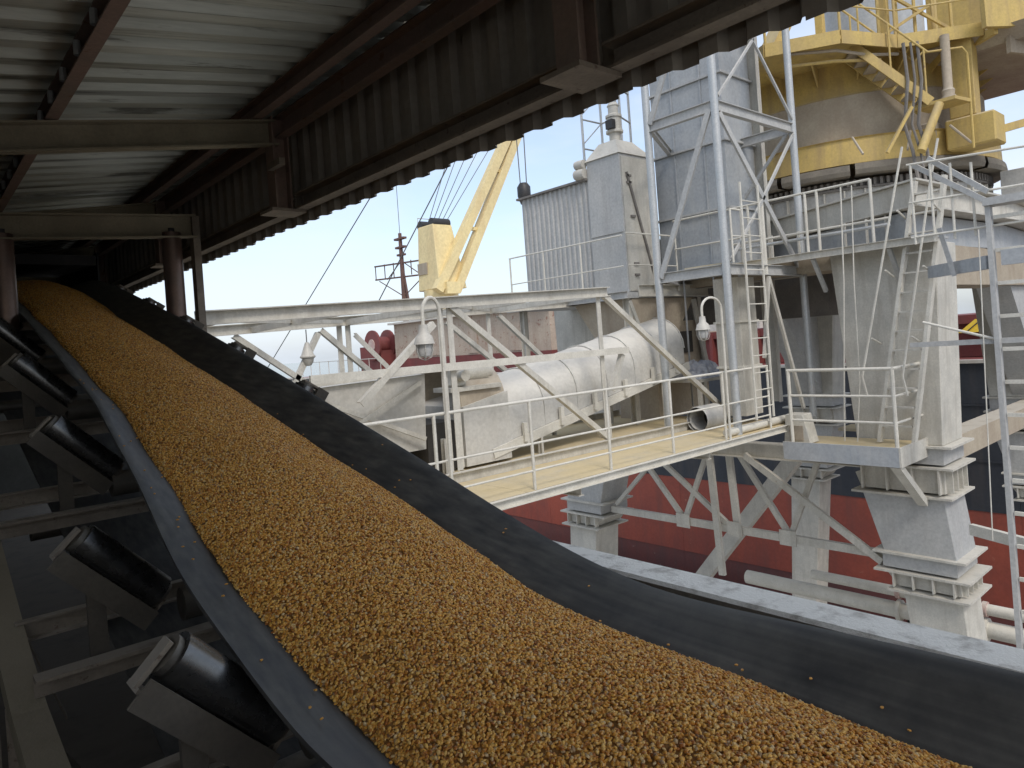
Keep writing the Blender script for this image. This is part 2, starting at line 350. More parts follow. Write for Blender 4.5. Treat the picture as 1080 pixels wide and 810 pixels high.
# ================================================================ BELT CONVEYOR
CON = thing('belt_conveyor', 'wide black rubber conveyor belt climbing on troughing rollers under the roof', 'conveyor', (1.2, 4, -1.9))
LIP = [(-5, -.79), (.46, -.79), (1.08, -.815), (1.45, -.83), (1.83, -.765), (2.25, -.65), (2.78, -.49), (4.2, -.1), (5.95, .36), (8.0, .84), (8.9, 1.03), (9.6, 1.12), (10.5, 1.15), (14.2, 1.15)]  # belt tables, like most coordinates here, unprojected offline from image pixels
LXL = [(-5, .62), (2.3, .62), (2.8, .66), (3.3, .70), (4.1, .75), (14, .78)]
DROP = [(-5, .15), (.5, .15), (1.0, .09), (1.5, .035), (2.1, .03), (2.8, .06), (3.5, .09), (5, .10), (8, .09), (14, .06)]
INS = [(-5, .18), (.6, .18), (1.5, .14), (14, .15)]
DROPR = [(-5, .16), (.58, .16), (.93, .12), (1.3, .09), (2.4, .10), (2.7, .12), (3.5, .16), (4.4, .17), (5.6, .20), (7.2, .20), (9.4, .13), (14, .08)]
INSR = [(-5, .20), (7, .20), (14, .18)]
def hz(y): return smoothtab(LIP, y, .3)
def bxl(y): return smoothtab(LXL, y, .3)
def bxr(y): return 1.80
DY = .06
def belt_profile(y):
    l, r, h, d, s = bxl(y), bxr(y), hz(y), lerp(DROP, y), lerp(INS, y)
    sag = .006 * math.sin((y - 1.9) / 1.1 * 2 * math.pi + 1.6) if y < 9 else 0
    dr, sr = smoothtab(DROPR, y, .3), lerp(INSR, y); bot = -max(d, dr) - .11
    def half(s, d): return [(0, 0), (.02, -.006), (s * .3, -d * .28), (s * .65, -d * .64), (s, -d), (s + .09, (-d * .5 + bot * .5)), (s + .18, bot)]
    pts = [(l + a, h + b + sag * (1 - a / .59)) for a, b in half(s, d)] + [((l + r) / 2, h + bot)]
    pr = [(r - a, h + b) for a, b in half(sr, dr)][::-1]
    return pts + pr
b = MB(); ys = []; y = Y0
while y < Y1: ys.append(y); y += DY
TH = .016
n = None
for y in ys:
    pr = belt_profile(y); n = len(pr)
    b.v += [(x, y, z) for x, z in pr] + [(x, y, z - TH) for x, z in pr]
for j in range(len(ys) - 1):
    o, q = j * 2 * n, (j + 1) * 2 * n
    for i in range(n - 1):
        b.f.append((o + i, q + i, q + i + 1, o + i + 1)); b.f.append((o + n + i, o + n + i + 1, q + n + i + 1, q + n + i))
    b.f.append((o, o + n, q + n, q)); b.f.append((o + n - 1, q + n - 1, q + 2 * n - 1, o + 2 * n - 1))
b.build('belt', 'rubber', CON, True)
# return strand below
b = MB()
for y in ys: b.v += [(.62, y, min(hz(y) - .78, .6)), (1.8, y, min(hz(y) - .78, .6)), (1.8, y, min(hz(y) - .792, .588)), (.62, y, min(hz(y) - .792, .588))]
for j in range(len(ys) - 1):
    for i in range(4): b.f.append((j * 4 + i, j * 4 + (i + 1) % 4, j * 4 + 4 + (i + 1) % 4, j * 4 + 4 + i))
b.build('return_belt', 'rubber', CON)
BASE = [(-5, -1.07), (1.9, -1.13), (3.0, -1.03), (4.1, -.65), (5.2, -.30), (6.3, .0), (8.5, .55), (9.6, .75), (14, .75)]
def zb(y): return smoothtab(BASE, y, .3)
# stringers that follow the frame
for x in (.28, 2.0 - .0):
    b = MB(); yy = [Y0 + i * .3 for i in range(int((Y1 - Y0) / .3))]
    pts = [(y, zb(y) - .08) for y in yy]
    for y, z in pts: b.v += [(x - .05, y, z - .10), (x + .05, y, z - .10), (x + .05, y, z), (x - .05, y, z)]
    for j in range(len(pts) - 1):
        for i in range(4): b.f.append((j * 4 + i, j * 4 + (i + 1) % 4, j * 4 + 4 + (i + 1) % 4, j * 4 + 4 + i))
    b.f += [(3, 2, 1, 0), tuple(range(len(b.v) - 4, len(b.v)))]
    b.build('stringer', 'olive_dust', CON)
def wing(idl, y, z, side):
    """tilted wing roller with its shell, end caps and bracket; side -1 left, +1 right"""
    cx = 1.21; X = lambda a: cx + side * a
    o_, i_ = (V(X(.81 if y < 3.6 else .72), y, z + .39), V(X(.52 if y < 3.6 else .42), y, z + .085)) if side < 0 else ((V(X(.75), y, hz(y) - .06), V(X(.46), y, hz(y) - .48)) if y > 3.5 else (V(X(.69), y, z + .14), V(X(.44), y, z + .05)))
    d = (i_ - o_).normalized(); nrm = V(-d.z * (1 if side < 0 else -1), 0, abs(d.x)) if False else V(0, 0, 1) - d * d.z; nrm.normalize()
    rl = MB().tube(o_ + d * .03 + nrm * .07, i_ - d * .03 + nrm * .07, .066, 20).build('wing_roller', 'roller', idl, True)
    MB().tube(o_ + d * .012 + nrm * .07, o_ + d * .034 + nrm * .07, .05, 16).build('end_cap', 'roller_dust', idl, True)
    MB().tube(i_ - d * .034 + nrm * .07, i_ - d * .012 + nrm * .07, .05, 16).build('end_cap', 'roller_dust', idl, True)
    br = MB().bar(o_ - nrm * .02, i_ - nrm * .02, .085, .012, V(nrm)); br.build('roller_bracket', 'frame_dust', idl)
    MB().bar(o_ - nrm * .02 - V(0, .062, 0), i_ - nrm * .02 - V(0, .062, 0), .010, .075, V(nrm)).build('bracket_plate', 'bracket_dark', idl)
    MB().bar(o_ - nrm * .02, o_ + nrm * .10, .05, .012, d).build('bracket_end', 'frame_dust', idl)
    MB().bar(i_ - nrm * .02, i_ + nrm * .09, .05, .012, d).build('bracket_end', 'frame_dust', idl)
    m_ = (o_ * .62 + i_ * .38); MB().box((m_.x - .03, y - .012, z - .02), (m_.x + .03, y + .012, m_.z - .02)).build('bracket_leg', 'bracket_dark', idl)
for st in range(-3, 9):
    y = 1.9 + 1.1 * st; z = zb(y)
    idl = MB().ang((.30, y - .04, z - .0), (2.06, y - .04, z - .0), .08, .012, (0, 0, -1), -1).build('troughing_idler', 'frame_dust', CON)
    MB().tube((.80, y, z + .085), (1.62, y, z + .085), .064, 18).build('centre_roller', 'roller_dust', idl, True)
    wing(idl, y, z, -1); wing(idl, y, z, 1)
    if st % 2 == 0:
        MB().tube((.5, y + .5, zb(y + .5) - .33), (1.95, y + .5, zb(y + .5) - .33), .05, 14).build('return_roller', 'roller_dust', CON, True)
    MB().ch((.30, y + .45, zb(y + .45) - .12), (2.0, y + .45, zb(y + .45) - .12), .08, .045, .008, 1).build('cross_member', 'frame_dust', CON)
    for x in (.28, 2.0): MB().ch((x, y + .1, -1.92), (x, y + .1, zb(y + .1) - .18), .09, .05, .008, 1).build('frame_leg', 'frame_dust', CON)
    a = V(.28, y + .14, zb(y + .1) - .22); MB().bar(a, (.62, y + .62, -1.9), .05, .008, (1, 0, 0)).build('frame_brace', 'frame_dust', CON)

# ================================================================ CORN
def corn_heap():
    b = MB(); nx = 22; ys2 = [y for y in ys if -.6 < y]
    rnd = random.Random(3)
    wob = [rnd.uniform(-1, 1) for _ in range(400)]
    for j, y in enumerate(ys2):
        l, r, h, d, s = bxl(y), bxr(y), hz(y), lerp(DROP, y), lerp(INS, y)
        wl = sum(wob[(j // q) % 400] * (1 - (j % q) / q) + wob[(j // q + 1) % 400] * (j % q) / q for q in (5, 11)) * .007
        wr = sum(wob[(200 + j // q) % 400] * (1 - (j % q) / q) + wob[(201 + j // q) % 400] * (j % q) / q for q in (4, 13)) * .008
        dr, sr = smoothtab(DROPR, y, .3), lerp(INSR, y)
        xl, xr = l + s - .012 + wl, r - sr + .012 + wr
        for i in range(nx + 1):
            u = i / nx; x = xl + (xr - xl) * u; c = 1 - (2 * u - 1) ** 2
            edge = -.012 if i in (0, nx) else 0
            z = h - d * (1 - u) - dr * u + .012 + edge + .085 * c + .006 * math.sin(9 * x + 3.1 * y) * c + .005 * math.sin(5.3 * y - 7 * x) * c
            b.v.append((x, y, z))
    k = nx + 1
    for j in range(len(ys2) - 1):
        for i in range(nx): b.f.append((j * k + i, j * k + i + 1, (j + 1) * k + i + 1, (j + 1) * k + i))
    return b
heap = corn_heap().build('corn_heap', 'corn_bed', None, True)
tag(heap, 'golden yellow corn kernels heaped along the black rubber belt', 'corn', kind='stuff')
vg = heap.data.attributes.new('dens', 'FLOAT', 'POINT')
for i, v in enumerate(heap.data.vertices):
    y = v.co.y; vg.data[i].value = 26000 if y < 2.2 else max(9000, 26000 - (y - 2.2) * 5200)
def kernel(seed):
    rnd = random.Random(seed); bm = bmesh.new(); bmesh.ops.create_icosphere(bm, subdivisions=1, radius=1)
    for v in bm.verts:
        x, y, z = v.co; t = (x + 1) / 2; wd = .58 + .42 * min(1, t * 1.5)
        v.co = Vector((x * .0058, y * .0047 * wd, z * .0030 * (.75 + .25 * t))) * rnd.uniform(.95, 1.05)
    me = bpy.data.meshes.new('kernel'); bm.to_mesh(me); bm.free()
    for p in me.polygons: p.use_smooth = True
    me.materials.append(MATS['corn']); return me
kc = bpy.data.collections.new('kernel_shapes')
for s in range(4):
    ko = bpy.data.objects.new('kernel', kernel(s)); kc.objects.link(ko)
ng = bpy.data.node_groups.new('scatter_kernels', 'GeometryNodeTree')
ng.interface.new_socket('Geometry', in_out='INPUT', socket_type='NodeSocketGeometry'); ng.interface.new_socket('Geometry', in_out='OUTPUT', socket_type='NodeSocketGeometry')
N = ng.nodes.new; ln = ng.links.new
gi, go = N('NodeGroupInput'), N('NodeGroupOutput')
dp = N('GeometryNodeDistributePointsOnFaces'); na = N('GeometryNodeInputNamedAttribute'); na.data_type = 'FLOAT'; na.inputs['Name'].default_value = 'dens'
ci = N('GeometryNodeCollectionInfo'); ci.inputs['Collection'].default_value = kc; ci.inputs['Separate Children'].default_value = True; ci.inputs['Reset Children'].default_value = True
ip = N('GeometryNodeInstanceOnPoints'); ip.inputs['Pick Instance'].default_value = True
rr = N('FunctionNodeRandomValue'); rr.data_type = 'FLOAT_VECTOR'; rr.inputs[0].default_value = (-.75, -.75, -3.15); rr.inputs[1].default_value = (.75, .75, 3.15)
rs = N('FunctionNodeRandomValue'); rs.data_type = 'FLOAT'; rs.inputs[2].default_value = .85; rs.inputs[3].default_value = 1.28
ro = N('FunctionNodeRandomValue'); ro.data_type = 'FLOAT_VECTOR'; ro.inputs[0].default_value = (0, 0, -.002); ro.inputs[1].default_value = (0, 0, .0065)
tr = N('GeometryNodeSetPosition'); ri = N('FunctionNodeRotateEuler') if False else None
ri = N('GeometryNodeRotateInstances'); jg = N('GeometryNodeJoinGeometry')
ln(gi.outputs[0], dp.inputs['Mesh']); ln(na.outputs[0], dp.inputs['Density']); ln(dp.outputs['Points'], tr.inputs['Geometry']); ln(ro.outputs[0], tr.inputs['Offset'])
ln(tr.outputs[0], ip.inputs['Points']); ln(ci.outputs[0], ip.inputs['Instance']); ln(dp.outputs['Rotation'], ip.inputs['Rotation']); ln(rs.outputs[1], ip.inputs['Scale'])
ln(ip.outputs[0], ri.inputs['Instances']); ln(rr.outputs[0], ri.inputs['Rotation']); ln(gi.outputs[0], jg.inputs[0]); ln(ri.outputs[0], jg.inputs[0]); ln(jg.outputs[0], go.inputs[0])
md = heap.modifiers.new('kernels', 'NODES'); md.node_group = ng

sp = MB(); km = kc.objects[0].data; rk = random.Random(11)
def drop(x, y, z):
    M_ = Matrix.Translation((x, y, z)) @ Matrix.Rotation(rk.uniform(0, 6.3), 4, 'Z') @ Matrix.Rotation(rk.uniform(-.3, .3), 4, 'X')
    sp.add([M_ @ v.co for v in km.vertices], [tuple(p.vertices) for p in km.polygons])
for _ in range(46):
    y = rk.uniform(.9, 4.5); u = rk.random() ** 1.6; s_, d_ = lerp(INS, y), lerp(DROP, y)
    drop(bxl(y) + s_ * (1 - .9 * u), y, hz(y) - d_ * (1 - .9 * u) + .008)
for _ in range(26):
    y = rk.uniform(.6, 4.0); u = rk.random() ** 2.2; s_, d_ = lerp(INSR, y), smoothtab(DROPR, y, .3)
    drop(bxr(y) - s_ * (1 - .9 * u), y, hz(y) - d_ * (1 - .9 * u) + .008)
tag(sp.build('spilled_corn', 'corn', None, True), 'loose stray corn kernels lying on the bare black belt edges', 'corn', kind='stuff')
# ---------------------------------------------------------------- belt guide frame with upright rollers
GF = thing('guide_frame', 'rusty portal frame with upright guide rollers straddling the far belt', 'frame', (1.3, 6.6, .3))
MB().ch((.45, 6.6, 1.16), (2.09, 6.6, 1.25), .2, .09, .012, 1).build('crossbeam', 'olive_dust', GF)
MB().ch((2.065, 6.6, .2), (2.065, 6.6, 1.345), .10, .06, .01, -1, (0, 1, 0)).build('post', 'frame_dust', GF)
MB().ch((.50, 6.6, .0), (.50, 6.6, 1.25), .10, .06, .01, 1, (0, 1, 0)).build('post', 'frame_dust', GF)
for x, zt in ((1.895, 1.19), (.67, 1.12)):
    g = MB().tube((x, 6.6, .30), (x, 6.6, zt), .08, 20).build('guide_roller', 'guide_rust', GF, True)
    MB().tube((x, 6.6, zt), (x, 6.6, zt + .04), .03, 10).build('axle', 'black_steel', g, True)
HC = thing('head_chute', 'dark steel chute hood over the far end of the belt', 'chute', (1.3, 11.5, 1.1))
MB().add([(.75, 9.9, 1.34), (1.95, 9.9, 1.34), (1.95, 12.5, 1.5), (.75, 12.5, 1.5), (.75, 9.9, 1.46), (1.95, 9.9, 1.46), (1.95, 12.5, 1.6), (.75, 12.5, 1.6)],
         [(3, 2, 1, 0), (4, 5, 6, 7), (0, 1, 5, 4), (1, 2, 6, 5), (2, 3, 7, 6), (3, 0, 4, 7)]).build('hood_plate', 'black_steel', HC)
for x in (.72, 1.97): MB().box((x - .01, 9.9, .9), (x + .01, 12.5, 1.5)).build('side_plate', 'black_steel', HC)

# ================================================================ LOADER BRIDGE (truss gallery running out to the ship loader)
BR = thing('loader_bridge', 'dusty white steel truss bridge with railed walkway crossing towards the ship loader', 'bridge', (8, 8.5, -2.2))
def zc(x): return .55 + .037 * (x - 2.77)            # top chord
TY, BY = 8.4, 11.5
MB().ch((2.6, TY, zc(2.6)), (9.7, TY, zc(9.7)), .17, .09, .014, 1).build('top_chord', 'dusty_steel', BR)
MB().ch((2.6, BY, zc(2.6) - .05), (12.1, BY, zc(12.1) - .05), .17, .09, .014, 1).build('top_chord', 'dusty_steel', BR)
MB().ch((2.6, TY - .02, -1.9), (13.4, TY - .02, -1.9), .18, .08, .014, 1).build('bottom_chord', 'dusty_steel', BR)
MB().ch((2.6, BY, -1.9), (13.4, BY, -1.9), .18, .08, .014, 1).build('bottom_chord', 'dusty_steel', BR)
MB().bar((3.9, TY - .07, -.27), (10.1, TY - .07, -.27), .05, .11).build('side_rail', 'white_rail', BR)
for x in (2.68, 6.05, 6.22, 9.5):
    for yy in (TY, BY): MB().ang((x, yy - .01, -1.8), (x, yy - .01, zc(x) - .08), .10, .012, (0, 1, 0)).build('truss_post', 'dusty_steel', BR)
dgn = [0]
def diag(a, b, y, w=.09, m='dusty_steel'):
    dgn[0] += 1; y -= .006 * (dgn[0] % 5); return MB().ang((a[0], y, a[1]), (b[0], y, b[1]), w, .012, (0, 1, 0)).build('truss_diagonal', m, BR)
diag((6.15, .58), (9.4, -1.82), TY - .06); diag((9.55, .70), (13.2, -1.8), TY - .06); diag((5.8, .40), (4.55, -.62), TY - .09)
diag((9.6, -.30), (10.0, -.30), TY + .02); diag((9.95, -.32), (9.6, -.95), TY - .05)
diag((5.55, .45), (4.4, -1.5), BY - .05); diag((5.6, .45), (6.8, -.6), BY - .05); diag((8.3, .5), (10.6, -1.2), BY - .05); diag((7.3, -.6), (6.3, .4), BY - .05)
diag((9.7, .6), (12.4, -1.6), BY - .05); diag((4.1, .42), (5.4, -.55), BY - .05)
for x in (2.8, 4.4, 6.13, 7.8, 9.5): MB().ch((x, TY + .05, zc(x) - .03), (x, BY - .02, zc(x) - .08), .10, .05, .01, 1).build('cross_tie', 'dusty_steel', BR)
MB().bar((2.9, TY + .1, zc(2.9) - .03), (6.0, BY - .1, zc(6) - .06), .06, .06).build('wind_brace', 'dusty_steel', BR)
MB().bar((6.2, TY + .1, zc(6.2) - .03), (9.4, BY - .1, zc(9.4) - .06), .06, .06).build('wind_brace', 'dusty_steel', BR)
MB().box((2.5, 6.98, -2.02), (6.2, 8.36, -1.97)).build('walkway_plate', 'dust_floor', BR)
MB().box((6.205, 6.98, -2.02), (9.9, 8.36, -1.97)).build('walkway_plate', 'dust_floor', BR)
MB().box((9.905, 6.98, -2.02), (13.6, 8.36, -1.97)).build('walkway_plate', 'dust_floor', BR)
MB().box((2.5, 8.45, -2.0), (13.6, 11.45, -1.95)).build('deck_plate', 'dust_floor', BR)
MB().ch((2.5, 6.95, -2.03), (13.4, 6.95, -2.03), .12, .06, .01, 1).build('edge_channel', 'white_rail', BR)
railing(BR, [(3.25, 7.0, -1.98), (12.55, 7.0, -1.98)], 1.2, 1.55, .02, mids=(.22, .52))
for x in (4.0, 7.2, 10.4): MB().ib((x, 6.97, -2.13), (x, 11.5, -2.13), .18, .10).build('floor_beam', 'dusty_steel', BR)
# support trestle near the gallery and its legs
for x in (4.0,):
    for yy in (7.6, 11.2): MB().ib((x, yy, -10.5), (x, yy, -2.2), .3, .25).build('trestle_leg', 'grey_steel', BR)

# ---------------------------------------------------------------- covered conveyor on the bridge
CC = thing('covered_conveyor', 'light grey conveyor under a rounded dusty metal hood on the bridge', 'conveyor', (9, 9.8, -1.95))
def hood_seg(x0, x1):
    def ctr(x): return -1.30 + .185 * (x - 7.7)
    b = MB(); n = 14; r = .72; yc = 9.75
    for x in (x0, x1):
        for k in range(n + 1):
            a = math.pi * k / n; b.v.append((x, yc - r * math.cos(a), ctr(x) + r * .95 * math.sin(a)))
        b.v.append((x, yc + r, ctr(x) - .32)); b.v.append((x, yc - r, ctr(x) - .32))
    k = n + 3
    for i in range(k): b.f.append((i, (i + 1) % k, k + (i + 1) % k, k + i))
    b.f += [tuple(range(k))[::-1], tuple(range(k, 2 * k))]; return b
xs = [7.7, 8.55, 9.4, 10.25, 11.1, 11.95, 12.8]
for i, (a, c) in enumerate(zip(xs, xs[1:])):
    hood_seg(a + .004, c - .004).build('hood_panel', 'hood_steel', CC, True)
    b = MB(); cz = -1.30 + .185 * (c - 7.7)
    b.path([(c, 9.75 - .735 * math.cos(math.pi * k / 12), cz + .70 * math.sin(math.pi * k / 12)) for k in range(13)], .012, 5); b.build('hood_band', 'hood_steel', CC)
for s, yy in ((-1, 8.98), (1, 10.52)):
    MB().ch((7.3, yy, -1.78), (12.9, yy, -.75), .16, .07, .012, s).build('conveyor_stringer', 'white_rail', CC)
for x in (8.0, 8.9, 9.8, 10.7, 11.6, 12.4):
    z = -1.78 + .184 * (x - 7.3)
    MB().box((x - .04, 8.93, z - .02), (x + .04, 8.99, z + .30)).build('side_bracket', 'white_rail', CC)
for x in (8.4, 10.2, 12.0):
    z = -1.86 + .184 * (x - 7.3); MB().ch((x, 9.0, -1.95), (x, 9.0, z), .09, .05, .01, 1, (0, 1, 0)).build('stand', 'dusty_steel', CC)
    MB().ch((x, 10.5, -1.95), (x, 10.5, z), .09, .05, .01, 1, (0, 1, 0)).build('stand', 'dusty_steel', CC)
# tail box and feed trough
MB().hexa([(6.75, 9.0, -1.9), (7.7, 9.0, -1.9), (7.7, 10.5, -1.9), (6.75, 10.5, -1.9)], [(6.75, 9.0, -.95), (7.7, 9.0, -.78), (7.7, 10.5, -.78), (6.75, 10.5, -.95)]).build('tail_box', 'hood_steel', CC)
MB().lathe((7.25, 9.75, -.95), [(.68, -.5), (.70, -.48), (.70, .44), (.66, .44)], 14, 'X', 0, math.pi).build('inlet_hood', 'drum_beige', CC, True)
MB().hexa([(2.7, 9.0, -1.5), (6.0, 9.0, -1.5), (6.0, 10.5, -1.5), (2.7, 10.5, -1.5)], [(2.7, 8.9, -.45), (6.0, 8.9, -.36), (6.0, 10.6, -.36), (2.7, 10.6, -.45)]).build('feed_trough', 'hood_steel', CC)
MB().bar((2.7, 8.86, -.40), (6.75, 8.86, -.30), .06, .05).build('trough_rim', 'white_rail', CC)
MB().ang((4.0, 8.84, -.5), (5.9, 8.84, -1.35), .06, .01, (0, 1, 0)).build('trough_brace', 'dusty_steel', CC)
MB().ang((4.0, 8.82, -1.35), (5.9, 8.82, -.5), .06, .01, (0, 1, 0)).build('trough_brace', 'dusty_steel', CC)
for x in (3.4, 5.2, 6.4): MB().ch((x, 9.05, -1.95), (x, 9.05, -1.4), .10, .06, .01, 1, (0, 1, 0)).build('stand', 'white_rail', CC)
MB().box((6.1, 9.1, -1.9), (6.7, 10.4, -1.15)).build('dark_interior_block', 'dark_gap', CC)  # solid near-black block painted as the shaded interior beside the tail box
# drive: gearbox with motor
mo = MB().tube((6.95, 9.25, -.42), (7.45, 9.25, -.42), .13, 16).build('motor', 'white_rail', CC, True)
MB().tube((7.45, 9.25, -.42), (7.55, 9.25, -.42), .10, 14).build('fan_cover', 'white_rail', mo, True)
MB().box((6.65, 9.08, -.62), (6.93, 9.42, -.26)).build('gearbox', 'white_rail', CC, bevel=.03)
MB().box((6.55, 9.02, -.70), (7.6, 9.5, -.63)).build('motor_base', 'dusty_steel', CC)
MB().tube((6.79, 9.07, -.45), (6.79, 8.92, -.45), .09, 14).build('coupling', 'white_rail', CC, True)
MB().ang((6.7, 9.0, -1.9), (6.7, 9.0, -.7), .07, .01, (0, 1, 0)).build('drive_stand', 'white_rail', CC)

# ---------------------------------------------------------------- gooseneck lamps
def lamp(base, htop, bx, lab):
    t = thing('gooseneck_lamp', lab, 'lamp', base, 'caged lamps on curved poles')
    x, y, z = base; pts = [(x, y, z), (x, y, htop - .2)]
    for k in range(1, 10):
        a = math.pi * k / 9; pts.append((x + (bx - x) / 2 * (1 - math.cos(a)), y, htop - .2 + .2 * math.sin(a)))
    pts.append((bx, y, htop - .34)); MB().path(pts, .022, 8).build('pole', 'white_rail', t, True)
    h = MB().lathe((bx, y, htop - .72), [(.0, .40), (.05, .40), (.06, .30), (.10, .26), (.12, .19), (.13, .17), (.0, .17)], 16).build('lamp_head', 'lamp_grey', t, True)
    MB().lathe((bx, y, htop - .72), [(.085, .17), (.09, .10), (.07, .03), (.0, .0)], 14).build('glass', 'grey_steel', t, True)
    for k in range(6):
        a = math.pi * k / 3; q = MB().path([(bx + r_ * math.cos(a), y + r_ * math.sin(a), htop - .72 + zz) for r_, zz in ((.11, .17), (.105, .08), (.08, .01), (.0, -.02))], .006, 5); q.build('guard_wire', 'lamp_grey', t)
lamp((4.95, 6.93, -2.0), .62, 4.70, 'caged lamp on curved pole at the left end of the bridge walkway')
lamp((11.02, 6.93, -2.0), .55, 10.42, 'caged lamp on curved pole beside the tall ladder tower')
t = thing('hanging_lamp', 'bell shaped grey lamp hanging below the far truss chord', 'lamp', (5.35, 11.5, -.1))
MB().tube((5.35, 11.45, .27), (5.35, 11.45, .50), .01, 6).build('hanger', 'cable', t)
MB().lathe((5.35, 11.45, -.08), [(.0, .36), (.03, .36), (.06, .28), (.11, .14), (.13, .12), (.13, .10), (.10, .08), (.09, .02), (.05, -.04), (.0, -.05)], 16).build('lamp_head', 'lamp_grey', t, True)

# ================================================================ MACHINE HOUSE above the bridge end
MH = thing('machine_house', 'grey machine house with corrugated side and taller plated tower on a railed platform', 'house', (12.8, 11.5, .8))
MB().box((11.9, 9.75, .80), (14.9, 13.6, .93)).build('platform_slab', 'grey_steel', MH)
MB().ch((12.3, 9.74, .95), (14.95, 9.74, .95), .26, .09, .012, 1).build('edge_beam', 'white_rail', MH)
MB().ch((11.88, 9.7, .87), (11.88, 13.6, .87), .16, .08, .012, -1).build('edge_beam', 'grey_steel', MH)
b = MB(); pr = corr_profile(14, .16, .03)
for z in (.95, 3.62):
    for yy, d in pr: b.v.append((12.26 - d, 10.93 + yy, z))
nn = len(pr)
for i in range(nn - 1): b.f.append((i, i + 1, nn + i + 1, nn + i))
b.build('corrugated_wall', 'grey_steel', MH)
MB().box((12.27, 10.93, .94), (14.4, 13.22, 3.60)).build('wall_core', 'grey_steel', MH)
MB().hexa([(12.15, 10.9, 3.62), (14.5, 10.9, 3.62), (14.5, 13.32, 3.62), (12.15, 13.32, 3.62)], [(12.15, 10.9, 3.67), (14.5, 10.9, 3.75), (14.5, 13.32, 3.75), (12.15, 13.32, 3.67)]).build('roof', 'ring_dark', MH)
MB().box((12.2, 9.93, .94), (13.36, 10.90, 4.02)).build('tower_box', 'grey_steel', MH, bevel=.008)
MB().hexa([(12.16, 9.9, 4.02), (13.4, 9.9, 4.02), (13.4, 10.92, 4.02), (12.16, 10.92, 4.02)], [(12.45, 10.2, 4.42), (13.05, 10.2, 4.42), (13.05, 10.7, 4.42), (12.45, 10.7, 4.42)]).build('tower_roof', 'dusty_steel', MH)
MB().box((12.24, 9.905, .97), (13.32, 9.928, 3.95)).build('tower_front_plate', 'dusty_steel', MH)
MB().bar((12.36, 9.88, 3.6), (13.18, 9.88, 1.1), .05, .04, (0, 1, 0)).build('diagonal_angle', 'ring_dark', MH)
for z in (3.35, 3.5): MB().box((12.35, 9.86, z), (12.5, 9.90, z + .05)).build('bracket', 'ring_dark', MH)
MB().box((12.17, 9.95, 2.28), (12.198, 10.88, 2.31)).build('seam', 'grey_steel', MH)
for z in (1.3, 1.55, 2.6): MB().box((12.42, 9.86, z), (12.56, 9.904, z + .05)).build('latch', 'ring_dark', MH)
MB().lathe((12.15, 11.05, 4.0), [(0, -.12), (.10, -.12), (.11, 0), (.10, .12), (0, .12)], 12, 'Y').build('small_motor', 'lamp_grey', MH, True)
MB().lathe((12.15, 11.05, 3.78), [(0, -.14), (.12, -.14), (.13, 0), (.12, .14), (0, .14)], 12, 'Y').build('small_motor', 'lamp_grey', MH, True)
railing(MH, [(11.86, 13.4, .95), (11.86, 9.75, .95)], 1.2, 1.25, .018, mids=(.45,), end=False)
railing(MH, [(11.95, 9.68, .95), (13.7, 9.68, .95)], 1.25, 1.15, .018, mids=(.45,), start=False)
for x in (12.1, 14.7):
    for yy in (9.9, 13.3): MB().ib((x, yy, -2.0), (x, yy, .8), .16, .14, .012).build('house_column', 'dusty_steel', MH)
VP_ = thing('vent_stack', 'flanged pale vent pipe standing on the grey tower roof', 'vent', (12.75, 10.45, 4.4))
MB().lathe((12.75, 10.45, 4.40), [(.16, 0), (.17, .05), (.13, .06), (.13, .25), (.20, .26), (.20, .31), (.16, .33), (.16, .60), (.19, .61), (.19, .66), (.12, .70), (.12, .86), (.14, .88), (.10, .95), (.0, .96)], 18).build('pipe', 'dusty_steel', VP_, True)
MB().tube((12.75, 10.45, 5.3), (12.75, 10.45, 6.8), .09, 12).build('riser', 'blue_grey', VP_, True)
MB().box((12.50, 10.3, 4.72), (12.62, 10.5, 4.92)).build('junction_box', 'black_steel', VP_)
# inspection cage beside the vent
CG = thing('inspection_cage', 'light steel cage frame behind the vent pipe', 'frame', (13.4, 11.2, 3.6))
for x, yy in ((12.6, 11.3), (13.3, 11.3), (13.3, 10.7), (13.9, 10.9)): tubeo(CG, 'cage_post', (x, yy, 3.7), (x, yy, 6.6), .03, 'galv_pipe')
for z in (4.5, 5.2, 5.9):
    tubeo(CG, 'cage_rail', (12.6, 11.3, z), (13.3, 11.3, z), .022, 'galv_pipe'); tubeo(CG, 'cage_rail', (13.3, 11.3, z), (13.3, 10.7, z), .022, 'galv_pipe'); tubeo(CG, 'cage_rail', (13.3, 10.7, z), (13.9, 10.9, z), .022, 'galv_pipe')
    tubeo(CG, 'cage_brace', (12.6, 11.3, z - .6), (13.3, 11.3, z), .015, 'galv_pipe')
# hopper below the house
HP = thing('transfer_hopper', 'beige dusty hopper narrowing down below the machine house', 'hopper', (12.9, 10.3, -1.2))
MB().hexa([(12.3, 9.85, -.75), (13.1, 9.85, -.75), (13.1, 10.6, -.75), (12.3, 10.6, -.75)], [(12.1, 9.78, .79), (14.4, 9.78, .79), (14.4, 11.5, .79), (12.1, 11.5, .79)]).build('hopper_body', 'drum_beige', HP)
MB().box((12.9, 9.86, -1.95), (14.9, 11.0, .25)).build('hopper_foot', 'drum_beige', HP)
MB().box((13.5, 9.82, -.50), (14.3, 9.858, .0)).build('hatch_opening', 'dark_gap', HP)
MB().bar((12.05, 9.8, .75), (12.7, 9.76, -.75), .09, .03, (0, 1, 0)).build('rib', 'dusty_steel', HP)
MB().bar((14.35, 9.75, .75), (14.75, 9.72, -1.2), .14, .05, (0, 1, 0)).build('rib', 'dusty_steel', HP)
